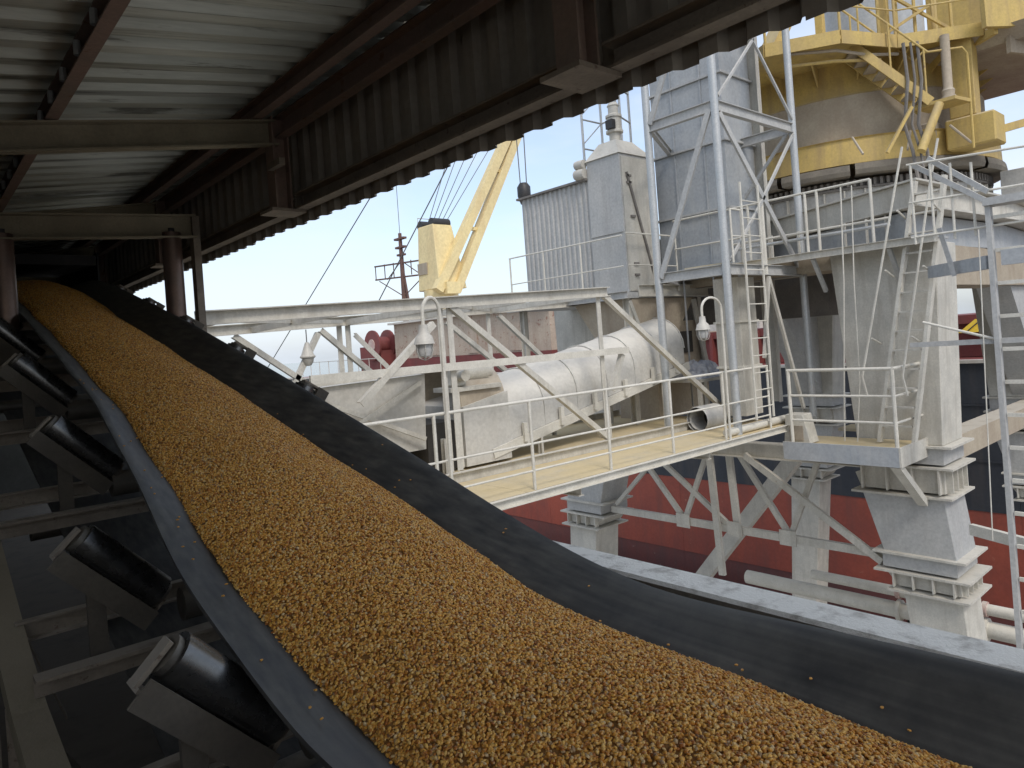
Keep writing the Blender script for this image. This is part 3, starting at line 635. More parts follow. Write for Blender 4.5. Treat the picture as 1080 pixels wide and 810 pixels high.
MB().box((12.9, 8.75, -1.12), (14.6, 9.8, -1.06)).build('shelf', 'dusty_steel', HP)
for x, yy in ((12.95, 8.8), (14.55, 8.8)): MB().box((x - .04, yy - .04, -1.95), (x + .04, yy + .04, -1.121)).build('shelf_leg', 'dusty_steel', HP)
tp = MB()
rnd = random.Random(5)
gx, gy = 16, 10
for j in range(gy + 1):
    for i in range(gx + 1):
        u, v = i / gx, j / gy; hh = math.sin(math.pi * u) ** .5 * math.sin(math.pi * v) ** .5
        tp.v.append((12.95 + 1.4 * u, 8.8 + .85 * v, -1.055 + hh * (.34 + rnd.uniform(-.10, .10))))
for j in range(gy):
    for i in range(gx): tp.f.append((j * (gx + 1) + i, j * (gx + 1) + i + 1, (j + 1) * (gx + 1) + i + 1, (j + 1) * (gx + 1) + i))
tag(tp.build('crumpled_tarp', 'tarp_blue'), 'crumpled blue and white tarpaulin bundle on the shelf under the hopper', 'tarpaulin')

# ================================================================ ELEVATOR TOWER
ET = thing('elevator_tower', 'galvanised pipe tower with diagonal bracing beside the grey elevator casing', 'tower', (14.5, 8.5, -2))
posts = [(12.86, 7.9), (16.12, 7.9), (12.86, 9.6), (16.12, 11.2)]
for i, (x, yy) in enumerate(posts): MB().tube((x, yy, -2.2 if i < 3 else .9), (x, yy, 9.2), .085, 14).build('tower_post', 'galv_pipe', ET, True)
def tb(name, a, b, h=.22, w=.12, m='grey_steel'): MB().ib(a, b, h, w, .014).build(name, m, ET)
for z in (1.2, 4.55, 7.9):
    tb('tower_beam', (12.94, 7.9, z), (16.04, 7.9, z)); tb('tower_beam', (12.86, 7.98, z), (12.86, 9.52, z)); tb('tower_beam', (16.12, 7.98, z), (16.12, 11.12, z))
    tb('tower_beam', (12.94, 9.62, z + .05), (16.05, 11.15, z + .05), .16, .1)
for a, c, ww in (((12.95, 4.40), (16.05, 1.1), .13), ((16.05, 4.40), (14.3, 2.6), .06), ((12.95, 7.75), (16.05, 4.75), .05), ((16.05, 7.75), (12.95, 4.75), .05), ((14.3, 2.6), (12.95, 1.35), .05)):
    MB().bar((a[0], 7.86, a[1]), (c[0], 7.86, c[1]), ww, .05, (0, 1, 0)).build('tower_diagonal', 'grey_steel', ET)
for z0, z1 in ((1.2, 4.5), (4.6, 7.8)): MB().bar((12.82, 9.5, z0), (12.82, 8.0, z1), .12, .05, (1, 0, 0)).build('tower_diagonal', 'grey_steel', ET)
MB().bar((16.1, 8.0, 4.5), (16.1, 11.1, 1.2), .07, .05, (1, 0, 0)).build('tower_diagonal', 'grey_steel', ET)
# A brace and vertical ladder below the lower beam
MB().bar((14.45, 7.86, 1.05), (15.6, 7.86, -1.95), .08, .06, (0, 1, 0)).build('tower_diagonal', 'dusty_steel', ET)
MB().bar((14.42, 7.84, 1.05), (14.0, 7.84, -.7), .08, .06, (0, 1, 0)).build('tower_diagonal', 'dusty_steel', ET)
tubeo(ET, 'strut_pipe', (14.43, 7.9, 1.1), (14.43, 7.9, 2.9), .05, 'white_rail')
for x in (13.35, 14.05): member(ET, 'ladder_rail', (x, 7.75, -1.95), (x, 7.75, 3.0), .05, .03, 'white_rail')
for i in range(13): tubeo(ET, 'ladder_rung', (13.36, 7.75, -1.7 + i * .36), (14.04, 7.75, -1.7 + i * .36), .014, 'white_rail', 6)
MB().box((13.0, 8.1, 1.32), (16.0, 9.0, 1.36)).build('landing', 'dust_floor', ET)
railing(ET, [(12.95, 7.78, 1.32), (13.35, 7.78, 1.32)], 1.1, .4, .02, mids=(.5,))
EC = thing('bucket_elevator', 'tall blue grey bucket elevator casing of flanged box sections', 'elevator', (15.6, 10, -2))
for i, z in enumerate((1.25, 2.85, 4.45, 6.05, 7.65)):
    MB().box((15.0, 9.02, z + .03), (16.3, 11.05, z + 1.57)).build('casing_section', 'blue_grey', EC)
    MB().box((14.94, 8.96, z + 1.575), (16.36, 11.11, z + 1.625)).build('casing_flange', 'grey_steel', EC)
MB().ch((16.4, 8.92, -1.9), (16.4, 8.92, 9.2), .3, .16, .012, 1, (0, 1, 0)).build('corner_column', 'dusty_steel', EC)
for yy in (9.55, 10.4): MB().box((14.975, yy, -1.9), (14.995, yy + .04, 9.2)).build('casing_rib', 'blue_grey', EC)
MB().box((13.9, 8.3, -1.95), (14.6, 8.9, 1.1)).build('downspout', 'dusty_steel', EC)
for z in (-.9, .1): MB().box((13.86, 8.26, z), (14.64, 8.94, z + .05)).build('spout_flange', 'white_rail', EC)

# ================================================================ SHIP LOADER PORTAL
PO = thing('loader_portal', 'grey and white ship loader portal on heavy tapered flanged legs', 'portal', (17, 8, -8.9))
def leg(x0, x1, mir, dy=0):
    f = (lambda y: y) if not mir else (lambda y: 15.9 - dy - y)
    def hx(za, ya0, ya1, zb_, yb0, yb1, gx=0):
        ys_ = lambda a, b: sorted((f(a), f(b)))
        a0, a1 = ys_(ya0, ya1); b0, b1 = ys_(yb0, yb1)
        return MB().hexa([(x0 - gx, a0, za), (x1 + gx, a0, za), (x1 + gx, a1, za), (x0 - gx, a1, za)], [(x0 - gx, b0, zb_), (x1 + gx, b0, zb_), (x1 + gx, b1, zb_), (x0 - gx, b1, zb_)])
    hx(-2.05, 3.88, 5.16, 1.1, 3.78, 5.4).build('leg_upper', 'dusty_steel', PO, bevel=.01)
    hx(-3.82, 3.80, 4.86, -2.86, 3.92, 5.14).build('leg_middle', 'grey_steel', PO, bevel=.01)
    hx(-8.5, 3.5, 4.2, -4.42, 3.78, 4.62, -.05).build('leg_lower', 'dusty_steel', PO, bevel=.01)
    for z, a, b_ in ((-2.05, 3.82, 5.22), (-2.38, 3.82, 5.22), (-2.84, 3.86, 5.22), (-3.80, 3.74, 4.95), (-4.10, 3.70, 4.95), (-4.40, 3.72, 4.75)):
        hx(z - .035, a - .08, b_ + .06, z, a - .08, b_ + .06, .09).build('flange_plate', 'dusty_steel', PO)
    hx(-2.345, 3.88, 5.16, -2.09, 3.88, 5.16, .02).build('splice_box', 'grey_steel', PO)
    hx(-2.80, 3.9, 5.15, -2.42, 3.9, 5.15, -.02).build('splice_box', 'dusty_steel', PO)
    hx(-4.06, 3.80, 4.88, -3.84, 3.80, 4.88, .02).build('splice_box', 'grey_steel', PO)
    hx(-4.36, 3.78, 4.68, -4.14, 3.8, 4.86, -.03).build('splice_box', 'dusty_steel', PO)
    for z0, z1, a, b_ in ((-2.80, -2.42, 3.95, 5.1), (-4.36, -4.14, 3.85, 4.72)):
        for i in range(4):
            y = f(a + (b_ - a) * i / 3); MB().box((x0 - .085, y - .012, z0), (x0 + .03, y + .012, z1)).build('stiffener', 'dusty_steel', PO)
            xx = x0 + (x1 - x0) * (i + .5) / 4; yq = f(a - .05)
            MB().box((xx - .012, yq - .09, z0), (xx + .012, yq + .06, z1)).build('stiffener', 'dusty_steel', PO)
    y = f(3.75); MB().box((x0 - .2, y - .8, -8.9), (x1 + .2, y + .8, -8.3)).build('bogie', 'dusty_steel', PO, bevel=.05)
leg(12.0, 12.9, False); leg(12.0, 12.9, True); leg(19.2, 20.0, False); leg(19.2, 20.0, True, 1.9)
# haunches under the deck on the water side
for yy in (4.1, 9.1):
    MB().add([(19.2, yy, -2.0), (19.2, yy, 1.1), (16.6, yy, 1.1), (19.2, yy + .6, -2.0), (19.2, yy + .6, 1.1), (16.6, yy + .6, 1.1)], [(0, 1, 2), (5, 4, 3), (0, 3, 4, 1), (1, 4, 5, 2), (2, 5, 3, 0)]).build('haunch', 'grey_steel', PO)
poly = [(11.8, 4.0), (16.2, 3.75), (20.2, 4.0), (19.6, 7.3), (19.6, 8.6), (20.2, 11.9), (16.2, 12.15), (11.8, 11.9), (13.25, 8.6), (13.25, 7.3)]
def grow(k, q=poly): c = (16.0, 7.95); return [(c[0] + (x - c[0]) * k, c[1] + (y - c[1]) * k) for x, y in q]
MB().prism(poly, 1.66, 2.02).build('ring_girder', 'dusty_steel', PO, bevel=.01)
MB().prism(grow(1.03), 2.02, 2.05).build('girder_flange', 'dusty_steel', PO); MB().prism(grow(1.03), 1.63, 1.66).build('girder_flange', 'dusty_steel', PO)
MB().prism(grow(.955), 1.13, 1.60).build('lower_girder', 'blue_grey', PO)
MB().box((12.05, 3.85, .85), (12.85, 11.95, 1.12)).build('cross_girder', 'drum_beige', PO); MB().box((19.2, 3.9, .7), (20.0, 11.9, 1.12)).build('cross_girder', 'drum_beige', PO)
MB().box((12.9, 4.0, .45), (19.2, 4.75, 1.12)).build('side_girder', 'drum_beige', PO); MB().box((12.9, 11.0, .45), (19.2, 11.75, 1.12)).build('side_girder', 'drum_beige', PO)
MB().box((13.2, 6.0, .1), (14.2, 10.4, 1.1)).build('under_frame', 'ring_dark', PO)
# perimeter walkway on the land side with brackets and railing
MB().box((11.55, 3.6, 1.10), (12.0, 8.3, 1.13)).build('ledge_plate', 'grey_steel', PO)
MB().ch((11.54, 3.6, 1.1), (11.54, 8.3, 1.1), .12, .05, .01, -1).build('ledge_channel', 'dusty_steel', PO)
for yy in (4.3, 5.5, 6.9): MB().bar((11.6, yy, 1.05), (12.0, yy, .5), .06, .06).build('ledge_bracket', 'grey_steel', PO)
for yy in (6.6, 5.55, 5.35, 4.5): tubeo(PO, 'railing_post', (11.57, yy, 1.1), (11.57, yy, 2.15), .025, 'white_rail')
tubeo(PO, 'handrail', (11.57, 8.2, 2.15), (11.57, 4.5, 2.15), .02); tubeo(PO, 'mid_rail', (11.57, 8.2, 1.6), (11.57, 6.6, 1.6), .016)
# K bracing between the land legs
pbn = [0]
def pb(a, b, w=.10, x=12.25):
    pbn[0] += 1; x += .004 * pbn[0]
    MB().bar((x, a[0], a[1]), (x, b[0], b[1]), w, .08, (1, 0, 0)).build('portal_brace', 'dusty_steel', PO)
MB().bar((12.25, 4.85, -3.96), (12.25, 10.9, -3.96), .10, .14, (0, 0, 1)).build('portal_tie', 'dusty_steel', PO)
pb((9.95, -2.7), (8.95, -3.9)); pb((9.55, -2.65), (7.75, -4.0)); pb((8.25, -2.45), (8.9, -3.88), .09); pb((8.16, -2.4), (8.05, -4.9), .13, 12.15); pb((7.78, -2.4), (7.7, -3.9), .13)
pb((7.6, -2.4), (6.6, -3.95)); pb((7.35, -2.45), (4.95, -4.05), .12, 12.1); pb((6.0, -2.5), (6.6, -3.9), .09); pb((9.7, -2.8), (10.8, -3.85), .08); pb((5.3, -2.6), (4.85, -3.85), .08)
for yy in (8.92, 7.72, 6.62): MB().box((12.17, yy - .16, -4.08), (12.19, yy + .16, -3.8)).build('gusset_plate', 'dusty_steel', PO)
MB().bar((16, 8.2, -3.0), (16, 11.6, -7.1), .34, .3, (1, 0, 0)).build('inner_strut', 'dusty_steel', PO)
MB().ib((12.2, 5.2, -2.35), (12.2, 10.8, -2.35), .30, .2, .02).build('portal_beam', 'dusty_steel', PO)
MB().box((12.95, 4.1, -2.5), (19.15, 4.5, -2.1)).build('portal_sill', 'drum_beige', PO)
# leg platform with railing and brackets
MB().box((10.95, 4.15, -2.03), (11.98, 5.9, -1.98)).build('leg_platform', 'dust_floor', PO); MB().box((12.95, 4.15, -2.03), (13.5, 5.9, -1.98)).build('leg_platform', 'dust_floor', PO)
MB().box((10.92, 4.12, -2.22), (10.948, 5.9, -1.93)).build('platform_fascia', 'blue_grey', PO); MB().box((10.92, 4.09, -2.22), (13.5, 4.118, -1.93)).build('platform_fascia', 'dusty_steel', PO)
railing(PO, [(10.97, 5.75, -1.97), (10.97, 4.15, -1.97)], 1.2, 1.6, .026, mids=(.33, .66))
railing(PO, [(10.97, 4.14, -1.97), (13.3, 4.14, -1.97)], 1.2, 2.3, .026, mids=(.33, .66), start=False)
MB().bar((11.0, 4.2, -2.2), (11.95, 4.2, -2.95), .10, .14, (0, 1, 0)).build('platform_bracket', 'white_rail', PO)
# steep ladder up the land leg
for y0, y1 in ((4.62, 3.9), (4.12, 3.50)): MB().bar((11.55, y0, -1.95), (11.7, y1, 2.0), .05, .12, (1, 0, 0)).build('ladder_stringer', 'white_rail', PO)
for i in range(13):
    u = i / 12; x = 11.55 + .15 * u; z = -1.7 + 3.5 * u
    MB().bar((x, 4.58 - .66 * u, z), (x, 4.12 - .57 * u, z), .10, .025).build('ladder_tread', 'dusty_steel', PO)
for y0, y1 in ((4.66, 3.96), (4.08, 3.48)):
    MB().path([(11.3, y0, -1.2), (11.22, y0 + .02, -.9), (11.4, y1 + .1, 2.0), (11.45, y1, 2.5)], .018, 6).build('ladder_handrail', 'white_rail', PO, True)
    for u in (.2, .55, .85): tubeo(PO, 'rail_bracket', (11.24 + .16 * u, y0 + (y1 - y0) * u, -.9 + 2.9 * u), (11.58 + .12 * u, y0 + (y1 - y0) * u, -1.0 + 2.9 * u), .014)
CBX = thing('cable_box', 'small pale junction box standing on the leg platform edge', 'box', (11.2, 6.0, -1.97))
MB().hexa([(11.05, 5.75, -1.97), (11.35, 5.75, -1.97), (11.35, 6.2, -1.97), (11.05, 6.2, -1.97)], [(11.05, 5.85, -1.5), (11.35, 5.85, -1.5), (11.35, 6.15, -1.5), (11.05, 6.15, -1.5)]).build('case', 'white_rail', CBX, bevel=.01)
MB().box((11.02, 5.86, -1.92), (11.046, 6.08, -1.68)).build('opening', 'drum_beige', CBX)
tag(MB().path([(11.2, 7.12, -1.89), (12.3, 7.12, -1.89), (13.35, 7.12, -1.89)], .075, 10).build('pipe_length', 'white_rail', None, True), 'short thick pale pipe lying across the platform beside the junction box', 'pipe')
DH = thing('duct_hood', 'rounded grey duct end with a dark mouth on the walkway', 'duct', (12.2, 7.9, -1.97))
MB().lathe((12.1, 8.1, -1.75), [(.24, -.35), (.26, -.3), (.26, .30), (.22, .30), (.21, -.3)], 16, 'X').build('shell', 'grey_steel', DH, True)
MB().lathe((12.1, 8.1, -1.75), [(.215, .2), (.0, .19)], 16, 'X').build('mouth', 'dark_gap', DH)

# ================================================================ SLEWING DECK
SL = thing('slewing_deck', 'yellow slewing deck of the ship loader with drum, stairs and railed platform', 'machine', (16.6, 7.0, 2.1))
C = (16.6, 7.0)
def ringp(name, prof, m, n=72, smooth=True): MB().lathe((C[0], C[1], 0), prof, n).build(name, m, SL, smooth)
ringp('pedestal', [(2.72, 2.05), (2.72, 2.5), (2.5, 2.5)], 'grey_steel')
for i in range(48):
    a = 2 * math.pi * i / 48; x, y = C[0] + 2.75 * math.cos(a), C[1] + 2.75 * math.sin(a)
    if math.cos(a - R(215)) > -.2: MB().bar((x, y, 2.06), (x, y, 2.49), .03, .06, (math.cos(a), math.sin(a), 0)).build('pedestal_rib', 'dusty_steel', SL)
ringp('gear_ring', [(2.5, 2.5), (2.78, 2.5), (2.78, 2.54), (2.70, 2.54), (2.70, 2.68), (2.5, 2.68)], 'ring_dark')
tb_ = MB()
for i in range(150):
    a = 2 * math.pi * i / 150; u = V(math.cos(a), math.sin(a), 0)
    p = V(C[0], C[1], 0) + u * 2.75; tb_.bar(p + V(0, 0, 2.545), p + V(0, 0, 2.675), .05, .09, u)
o = tb_.build('gear_teeth', 'ring_dark', SL); o['kind'] = 'stuff'
for i in range(14):
    a0, a1 = 2 * math.pi * i / 14 + .015, 2 * math.pi * (i + 1) / 14 - .015; dz = random.uniform(-.02, .02)
    MB().lathe((C[0], C[1], dz), [(2.6, 2.72), (3.02, 2.72), (3.05, 2.80), (3.03, 2.92), (2.6, 2.93)], 8, 'Z', a0, a1).build('guard_plate', 'guard_dirt', SL)
ringp('skirt', [(2.9, 2.95), (2.98, 2.95), (2.96, 3.42), (3.0, 3.44), (2.7, 3.46)], 'yellow_paint')
ringp('drum_band', [(2.74, 3.46), (2.74, 4.32)], 'drum_beige'); ringp('drum', [(2.68, 4.30), (2.72, 4.33), (2.68, 4.38), (2.66, 5.05)], 'yellow_paint')
oct_ = [(12.95, 5.35), (14.15, 4.85), (15.0, 3.7), (18.5, 3.9), (20.0, 6.5), (18.6, 9.9), (14.2, 9.9), (12.3, 6.45)]
MB().prism(oct_, 4.98, 5.05).build('platform', 'yellow_paint', SL)
for i in range(8):
    a, b = V(*oct_[i], 5.02), V(*oct_[(i + 1) % 8], 5.02); d = (b - a).normalized() * .01
    MB().bar(a + d, b - d, .03, .24).build('platform_fascia', 'yellow_paint', SL)
for i in range(24):
    a = 2 * math.pi * i / 24; u = V(math.cos(a), math.sin(a), 0); c = V(C[0], C[1], 0)
    MB().add([c + u * 2.66 + V(0, 0, 4.97), c + u * 3.3 + V(0, 0, 4.97), c + u * 2.66 + V(0, 0, 4.6), c + u * 2.66 + V(0, 0, 4.97) + V(-u.y, u.x, 0) * .03, c + u * 3.3 + V(0, 0, 4.97) + V(-u.y, u.x, 0) * .03, c + u * 2.66 + V(0, 0, 4.6) + V(-u.y, u.x, 0) * .03],
             [(0, 1, 2), (5, 4, 3), (0, 3, 4, 1), (1, 4, 5, 2), (2, 5, 3, 0)]).build('platform_bracket', 'yellow_paint', SL)
inner = [(C[0] + (x - C[0]) * .985, C[1] + (y - C[1]) * .985, 5.06) for x, y in oct_]
for i in (7, 0, 1, 5, 6):
    railing(SL, [inner[i], inner[(i + 1) % 8]], 1.1, 1.0, .022, 'yellow_paint', mids=(.5,), end=False)
# machinery on the platform
MB().lathe((16.35, 6.05, 5.06), [(0, .12), (1.0, .12), (1.0, .4), (.95, .5), (.95, 2.2), (.8, 2.5), (0, 2.6)], 28).build('winch_tank', 'blue_grey', SL, True)
MB().box((17.2, 4.2, 5.06), (18.2, 5.2, 7.0)).build('machine_cabin', 'yellow_paint', SL, bevel=.02)
for x, yy in ((14.6, 5.2), (15.3, 4.6), (14.1, 6.2)): MB().box((x - .07, yy - .07, 5.06), (x + .07, yy + .07, 8)).build('gantry_post', 'yellow_paint', SL)
MB().bar((13.6, 7.3, 5.1), (14.9, 6.6, 7.6), .55, .2, (-.6, .3, .4)).build('gantry_leg', 'yellow_paint', SL)
MB().box((14.95, 3.9, 3.55), (15.27, 4.32, 4.98)).build('support_column', 'yellow_paint', SL, bevel=.015)
MB().box((14.9, 3.6, 2.98), (15.5, 4.4, 3.54)).build('column_base', 'yellow_paint', SL, bevel=.03)
MB().hexa([(15.3, 2.9, 4.75), (19, 2.2, 4.75), (19, 5.2, 4.75), (15.3, 4.8, 4.75)], [(15.0, 2.9, 4.97), (19, 2.0, 4.97), (19, 5.2, 4.97), (15.0, 4.8, 4.97)]).build('boom_deck', 'drum_beige', SL)
MB().bar((14.6, 3.6, 5.15), (18.5, 1.2, 5.25), .1, .5).build('boom_girder', 'yellow_paint', SL); MB().bar((15.2, 3.4, 4.72), (19, 1.9, 4.7), .08, .4).build('boom_girder', 'drum_beige', SL)
for k in range(4):
    u = k / 3; p = V(14.9 + 3 * u, 3.5 - 1.9 * u, 4.9); MB().bar(p, p + V(.9, 1.2, -.02), .08, .14).build('deck_rib', 'yellow_paint', SL)
MB().bar((15.42, 3.75, 3.25), (18.2, 1.9, 4.0), .1, .14).build('boom_strut', 'yellow_paint', SL)
railing(SL, [(14.6, 3.55, 5.4), (18.0, 1.5, 5.5)], 1.0, 1.1, .02, 'yellow_paint', mids=(.5,))
# yellow stairs from the platform to the landing
sa, sb = V(13.75, 5.55, 5.0), V(14.45, 4.55, 3.78)
sdv = V(sb.y - sa.y, -(sb.x - sa.x), 0).normalized() * .28
for s in (-1, 1): MB().bar(sa + sdv * s, sb + sdv * s, .04, .16).build('stair_stringer', 'yellow_paint', SL)
for i in range(8):
    p = sa + (sb - sa) * ((i + .5) / 8); MB().bar(p - sdv, p + sdv, .20, .035).build('stair_tread', 'drum_beige', SL)
for s in (-1, 1):
    tubeo(SL, 'stair_handrail', sa + sdv * s + V(0, 0, .9), sb + sdv * s + V(0, 0, .9), .02, 'yellow_paint')
    for u in (.1, .5, .95): p = sa + (sb - sa) * u + sdv * s; tubeo(SL, 'stair_baluster', p, p + V(0, 0, .9), .018, 'yellow_paint')
MB().hexa([(14.2, 4.0, 3.72), (14.75, 3.9, 3.72), (14.75, 4.6, 3.72), (14.2, 4.7, 3.72)], [(14.2, 4.0, 3.78), (14.75, 3.9, 3.78), (14.75, 4.6, 3.78), (14.2, 4.7, 3.78)]).build('landing', 'yellow_paint', SL)
MB().path([(14.25, 4.6, 3.78), (14.25, 4.6, 4.6), (14.3, 4.5, 4.72), (14.7, 3.98, 4.72), (14.74, 3.92, 4.6), (14.74, 3.92, 2.9)], .022, 6).build('landing_rail', 'yellow_paint', SL, True)
MB().tube((14.2, 4.25, 3.7), (13.75, 4.45, 2.85), .075, 12).build('support_tube', 'yellow_paint', SL, True)
MB().bar((13.9, 4.6, 3.7), (13.45, 4.9, 2.9), .05, .05).build('lower_stair_rail', 'yellow_paint', SL)
MB().lathe((14.55, 4.2, 3.78), [(.14, 0), (.14, .06), (.10, .12), (.11, .2), (.08, .24), (.08, 1.2)], 12).build('hydraulic_pipe', 'drum_beige', SL, True)
for a, c in (((13.75, 5.6, 3.4), (13.55, 5.35, 3.0)), ((14.2, 4.75, 3.35), (13.85, 4.7, 2.95)), ((14.75, 3.95, 3.0), (14.5, 4.2, 3.35))): tubeo(SL, 'stay_rod', a, c, .022, 'drum_beige', 6)
for k, (dx, r_) in enumerate(((0, .03), (.09, .022), (.17, .03))):
    MB().path([(14.0 + dx, 4.7 - dx, 4.9), (13.98 + dx, 4.66 - dx, 4.2), (13.85 + dx, 4.72 - dx, 3.4), (13.8 + dx, 4.6 - dx, 2.9), (13.7 + dx, 4.5 - dx, 2.2)], r_, 6).build('hose', 'ring_dark', SL, True)
MB().path([(12.6, 6.2, 4.93), (13.1, 5.5, 4.86), (13.7, 5.2, 4.8), (14.3, 4.9, 4.84)], .03, 6).build('conduit', 'drum_beige', SL, True)
MB().path([(12.7, 6.3, 4.75), (13.2, 5.6, 4.72), (14.0, 5.1, 4.74)], .03, 6).build('conduit', 'yellow_paint', SL, True)
for k in range(5): tubeo(SL, 'mast_bar', (14.3 + k * .28, 5.2 - k * .22, 5.06), (14.3 + k * .28, 5.2 - k * .22, 6.3), .03, 'yellow_paint', 6)
MB().bar((14.2, 5.2, 6.2), (15.3, 4.2, 5.2), .05, .05).build('cross_brace', 'yellow_paint', SL); MB().bar((14.2, 5.2, 5.2), (14.9, 4.5, 5.75), .05, .05).build('cross_brace', 'yellow_paint', SL)
MB().box((14.9, 4.55, 3.0), (15.4, 5.4, 3.6)).build('motor_housing', 'drum_beige', SL, bevel=.03)
MB().path([(11.45, 4.9, 2.1), (11.44, 4.95, .6), (11.42, 5.05, -1.0), (11.4, 5.1, -1.95)], .012, 5).build('hanging_cable', 'white_rail', PO, True)
MB().path([(11.5, 4.75, 2.1), (11.46, 4.8, .6), (11.45, 4.82, -1.0), (11.4, 4.9, -1.95)], .010, 5).build('hanging_cable', 'white_rail', PO, True)
for y_ in (4.45, 4.75, 5.1, 5.9, 6.4, 7.0): MB().box((11.98, y_, 1.14), (12.02, y_ + .03, 1.6)).build('web_stiffener', 'dusty_steel', PO)
MB().tube((11.7, 4.3, 1.42), (11.75, 8.0, 1.42), .03, 8).build('service_pipe', 'galv_pipe', PO, True); MB().tube((11.7, 4.3, 1.52), (11.75, 8.0, 1.52), .022, 8).build('service_pipe', 'white_rail', PO, True)
ECB = thing('control_cabin', 'grey box cabin with a red post on the portal behind the yellow base', 'cabin', (17.2, 3.9, 2.05))
MB().box((17.0, 3.6, 2.06), (17.7, 4.1, 2.75)).build('cabin_box', 'grey_steel', ECB, bevel=.01); MB().tube((18.1, 3.85, 2.06), (18.1, 3.85, 2.8), .1, 12).build('red_post', 'ship_red', ECB, True)

# ================================================================ STAIR TOWER at the right edge
ST = thing('stair_tower', 'grey galvanised ladder frame with rungs at the right edge beyond the leg', 'ladder', (11, 2.5, -10.5))
for yy in (2.78, 2.0):
    MB().ch((11.0, yy, -10.5), (11.0, yy, 1.45), .11, .06, .01, 1, (1, 0, 0)).build('stair_post', 'grey_steel', ST)
for i in range(20): MB().bar((11.0, 2.76, 1.2 - i * .435), (11.0, 2.02, 1.2 - i * .435), .035, .05).build('stair_rung', 'white_rail', ST)
MB().box((10.9, 2.3, 1.36), (11.2, 2.85, 1.46)).build('head_plate', 'grey_steel', ST)
MB().bar((11.0, 2.85, .62), (11.9, 3.85, .62), .08, .18).build('tie_beam', 'blue_grey', ST); MB().bar((11.0, 2.7, .66), (11.0, 1.6, .66), .08, .2).build('tie_beam', 'blue_grey', ST)
MB().bar((11.05, 3.9, -.44), (11.05, 1.4, -.42), .05, .07).build('tie_beam', 'grey_steel', ST)
tubeo(ST, 'tie_rod', (11.0, 3.7, -.12), (11.0, 2.85, -.40), .018)
MB().bar((11.9, 2.78, -3.2), (11.0, 2.0, -3.2), .06, .12).build('tie_beam', 'white_rail', ST); MB().bar((11.9, 3.55, -3.25), (11.1, 1.9, -3.25), .08, .16).build('tie_beam', 'white_rail', ST)
for a, c in (((11.2, 3.75, 2.15), (11.0, 2.85, 1.45)), ((11.2, 3.55, 2.2), (11.0, 2.8, 1.55))): member(ST, 'stair_stringer', a, c, .03, .07, 'grey_steel')
for yy in (3.75, 3.5, 3.25, 3.0): tubeo(ST, 'railing_post', (11.1, yy, 1.0), (11.1, yy, 2.15 - (3.75 - yy) * .2), .018)
for a, c in (((11.1, 3.8, 2.15), (11.0, 1.7, 2.0)), ((11.1, 3.8, 1.6), (11.0, 1.7, 1.55)), ((11.1, 3.8, 1.1), (11.0, 1.7, 1.1))): tubeo(ST, 'handrail', a, c, .016)
MB().bar((11.3, 3.5, 1.2), (11.3, 3.35, -.1 + .6), .06, .03, (1, 0, 0)).build('ladder_rail', 'grey_steel', ST)
HR = thing('hanging_rope', 'thin pale rope hanging between the leg and the ladder frame', 'rope', (11.3, 3.1, -3)); tubeo(HR, 'strand', (11.3, 3.12, -3.2), (11.3, 3.02, 1.1), .008, 'white_rail', 6)

# ---------------------------------------------------------------- quay pipes behind the legs
for i, (z, y0, y1, r, lab) in enumerate(((-5.9, 1, 8.1, .11, 'upper thick white pipe running low behind the near leg foot'), (-6.3, 1, 9.8, .165, 'lower thick white pipe running low behind the near leg foot'))):
    q = thing('quay_pipe', lab, 'pipe', (15.9, 4, z), 'white pipes beside the portal legs')
    MB().tube((15.9, y0, z), (15.9, y1, z), r, 14).build('pipe_run', 'white_rail', q, True)
    for yy in (2.5, 4.6, 6.2): MB().tube((15.9, yy - .04, z), (15.9, yy + .04, z), r * 1.35, 14).build('pipe_flange', 'white_rail' if i else 'pink_pipe', q, True)
    for yy in (3, 6): MB().box((15.85, yy - .05, -10.5), (15.95, yy + .05, z - r * .9)).build('pipe_stand', 'grey_steel', q)

# ================================================================ SHIP
SH = thing('cargo_ship', 'bulk cargo ship with black topsides and rusty red lower hull alongside', 'ship', (35, 30, -12.6))
def plate(name, x, y0, y1, z0, z1, m, dx=.0): MB().add([(x, y0, z0), (x, y1, z0), (x, y1, z1), (x, y0, z1), (x + 1, y0, z0), (x + 1, y1, z0), (x + 1, y1, z1), (x + 1, y0, z1)], [(0, 1, 2, 3), (7, 6, 5, 4), (3, 2, 6, 7), (1, 0, 4, 5), (0, 3, 7, 4), (2, 1, 5, 6)]).build(name, m, SH)
yb = [-30, -18, -6, 0, 6, 12, 18, 26, 40, 60]
for a, c in zip(yb, yb[1:]):
    plate('hull_topside', 24.5, a + .004, c - .004, -6.1, -1.6, 'hull_black'); plate('hull_bottom', 24.52, a + .004, c - .004, -9.2, -6.104, 'hull_red'); plate('hull_bottom', 24.54, a + .004, c - .004, -13.2, -9.204, 'hull_low')
for z in (-2.9, -4.6): MB().box((24.46, -30, z), (24.498, 60, z + .05)).build('weld_line', 'hull_black', SH)
MB().box((24.4, -30, -1.6), (24.7, 60, -1.5)).build('gunwale', 'ship_white', SH)
MB().box((24.9, -30, -1.8), (46, 60, -1.62)).build('deck', 'ship_red', SH)
for a, c in ((-28, -14), (-12, 1), (2.5, 11.5), (13, 25.5)):
    MB().box((28, a, -1.6), (42, c, -.45)).build('hatch_coaming', 'ship_red', SH); MB().box((27.8, a - .2, -.45), (42.2, c + .2, -.15)).build('hatch_cover', 'ship_red', SH)
for k in range(24): MB().box((27.7, -28 + k * 2.3, -1.6), (27.98, -27.85 + k * 2.3, -.2)).build('coaming_stay', 'ship_red', SH)
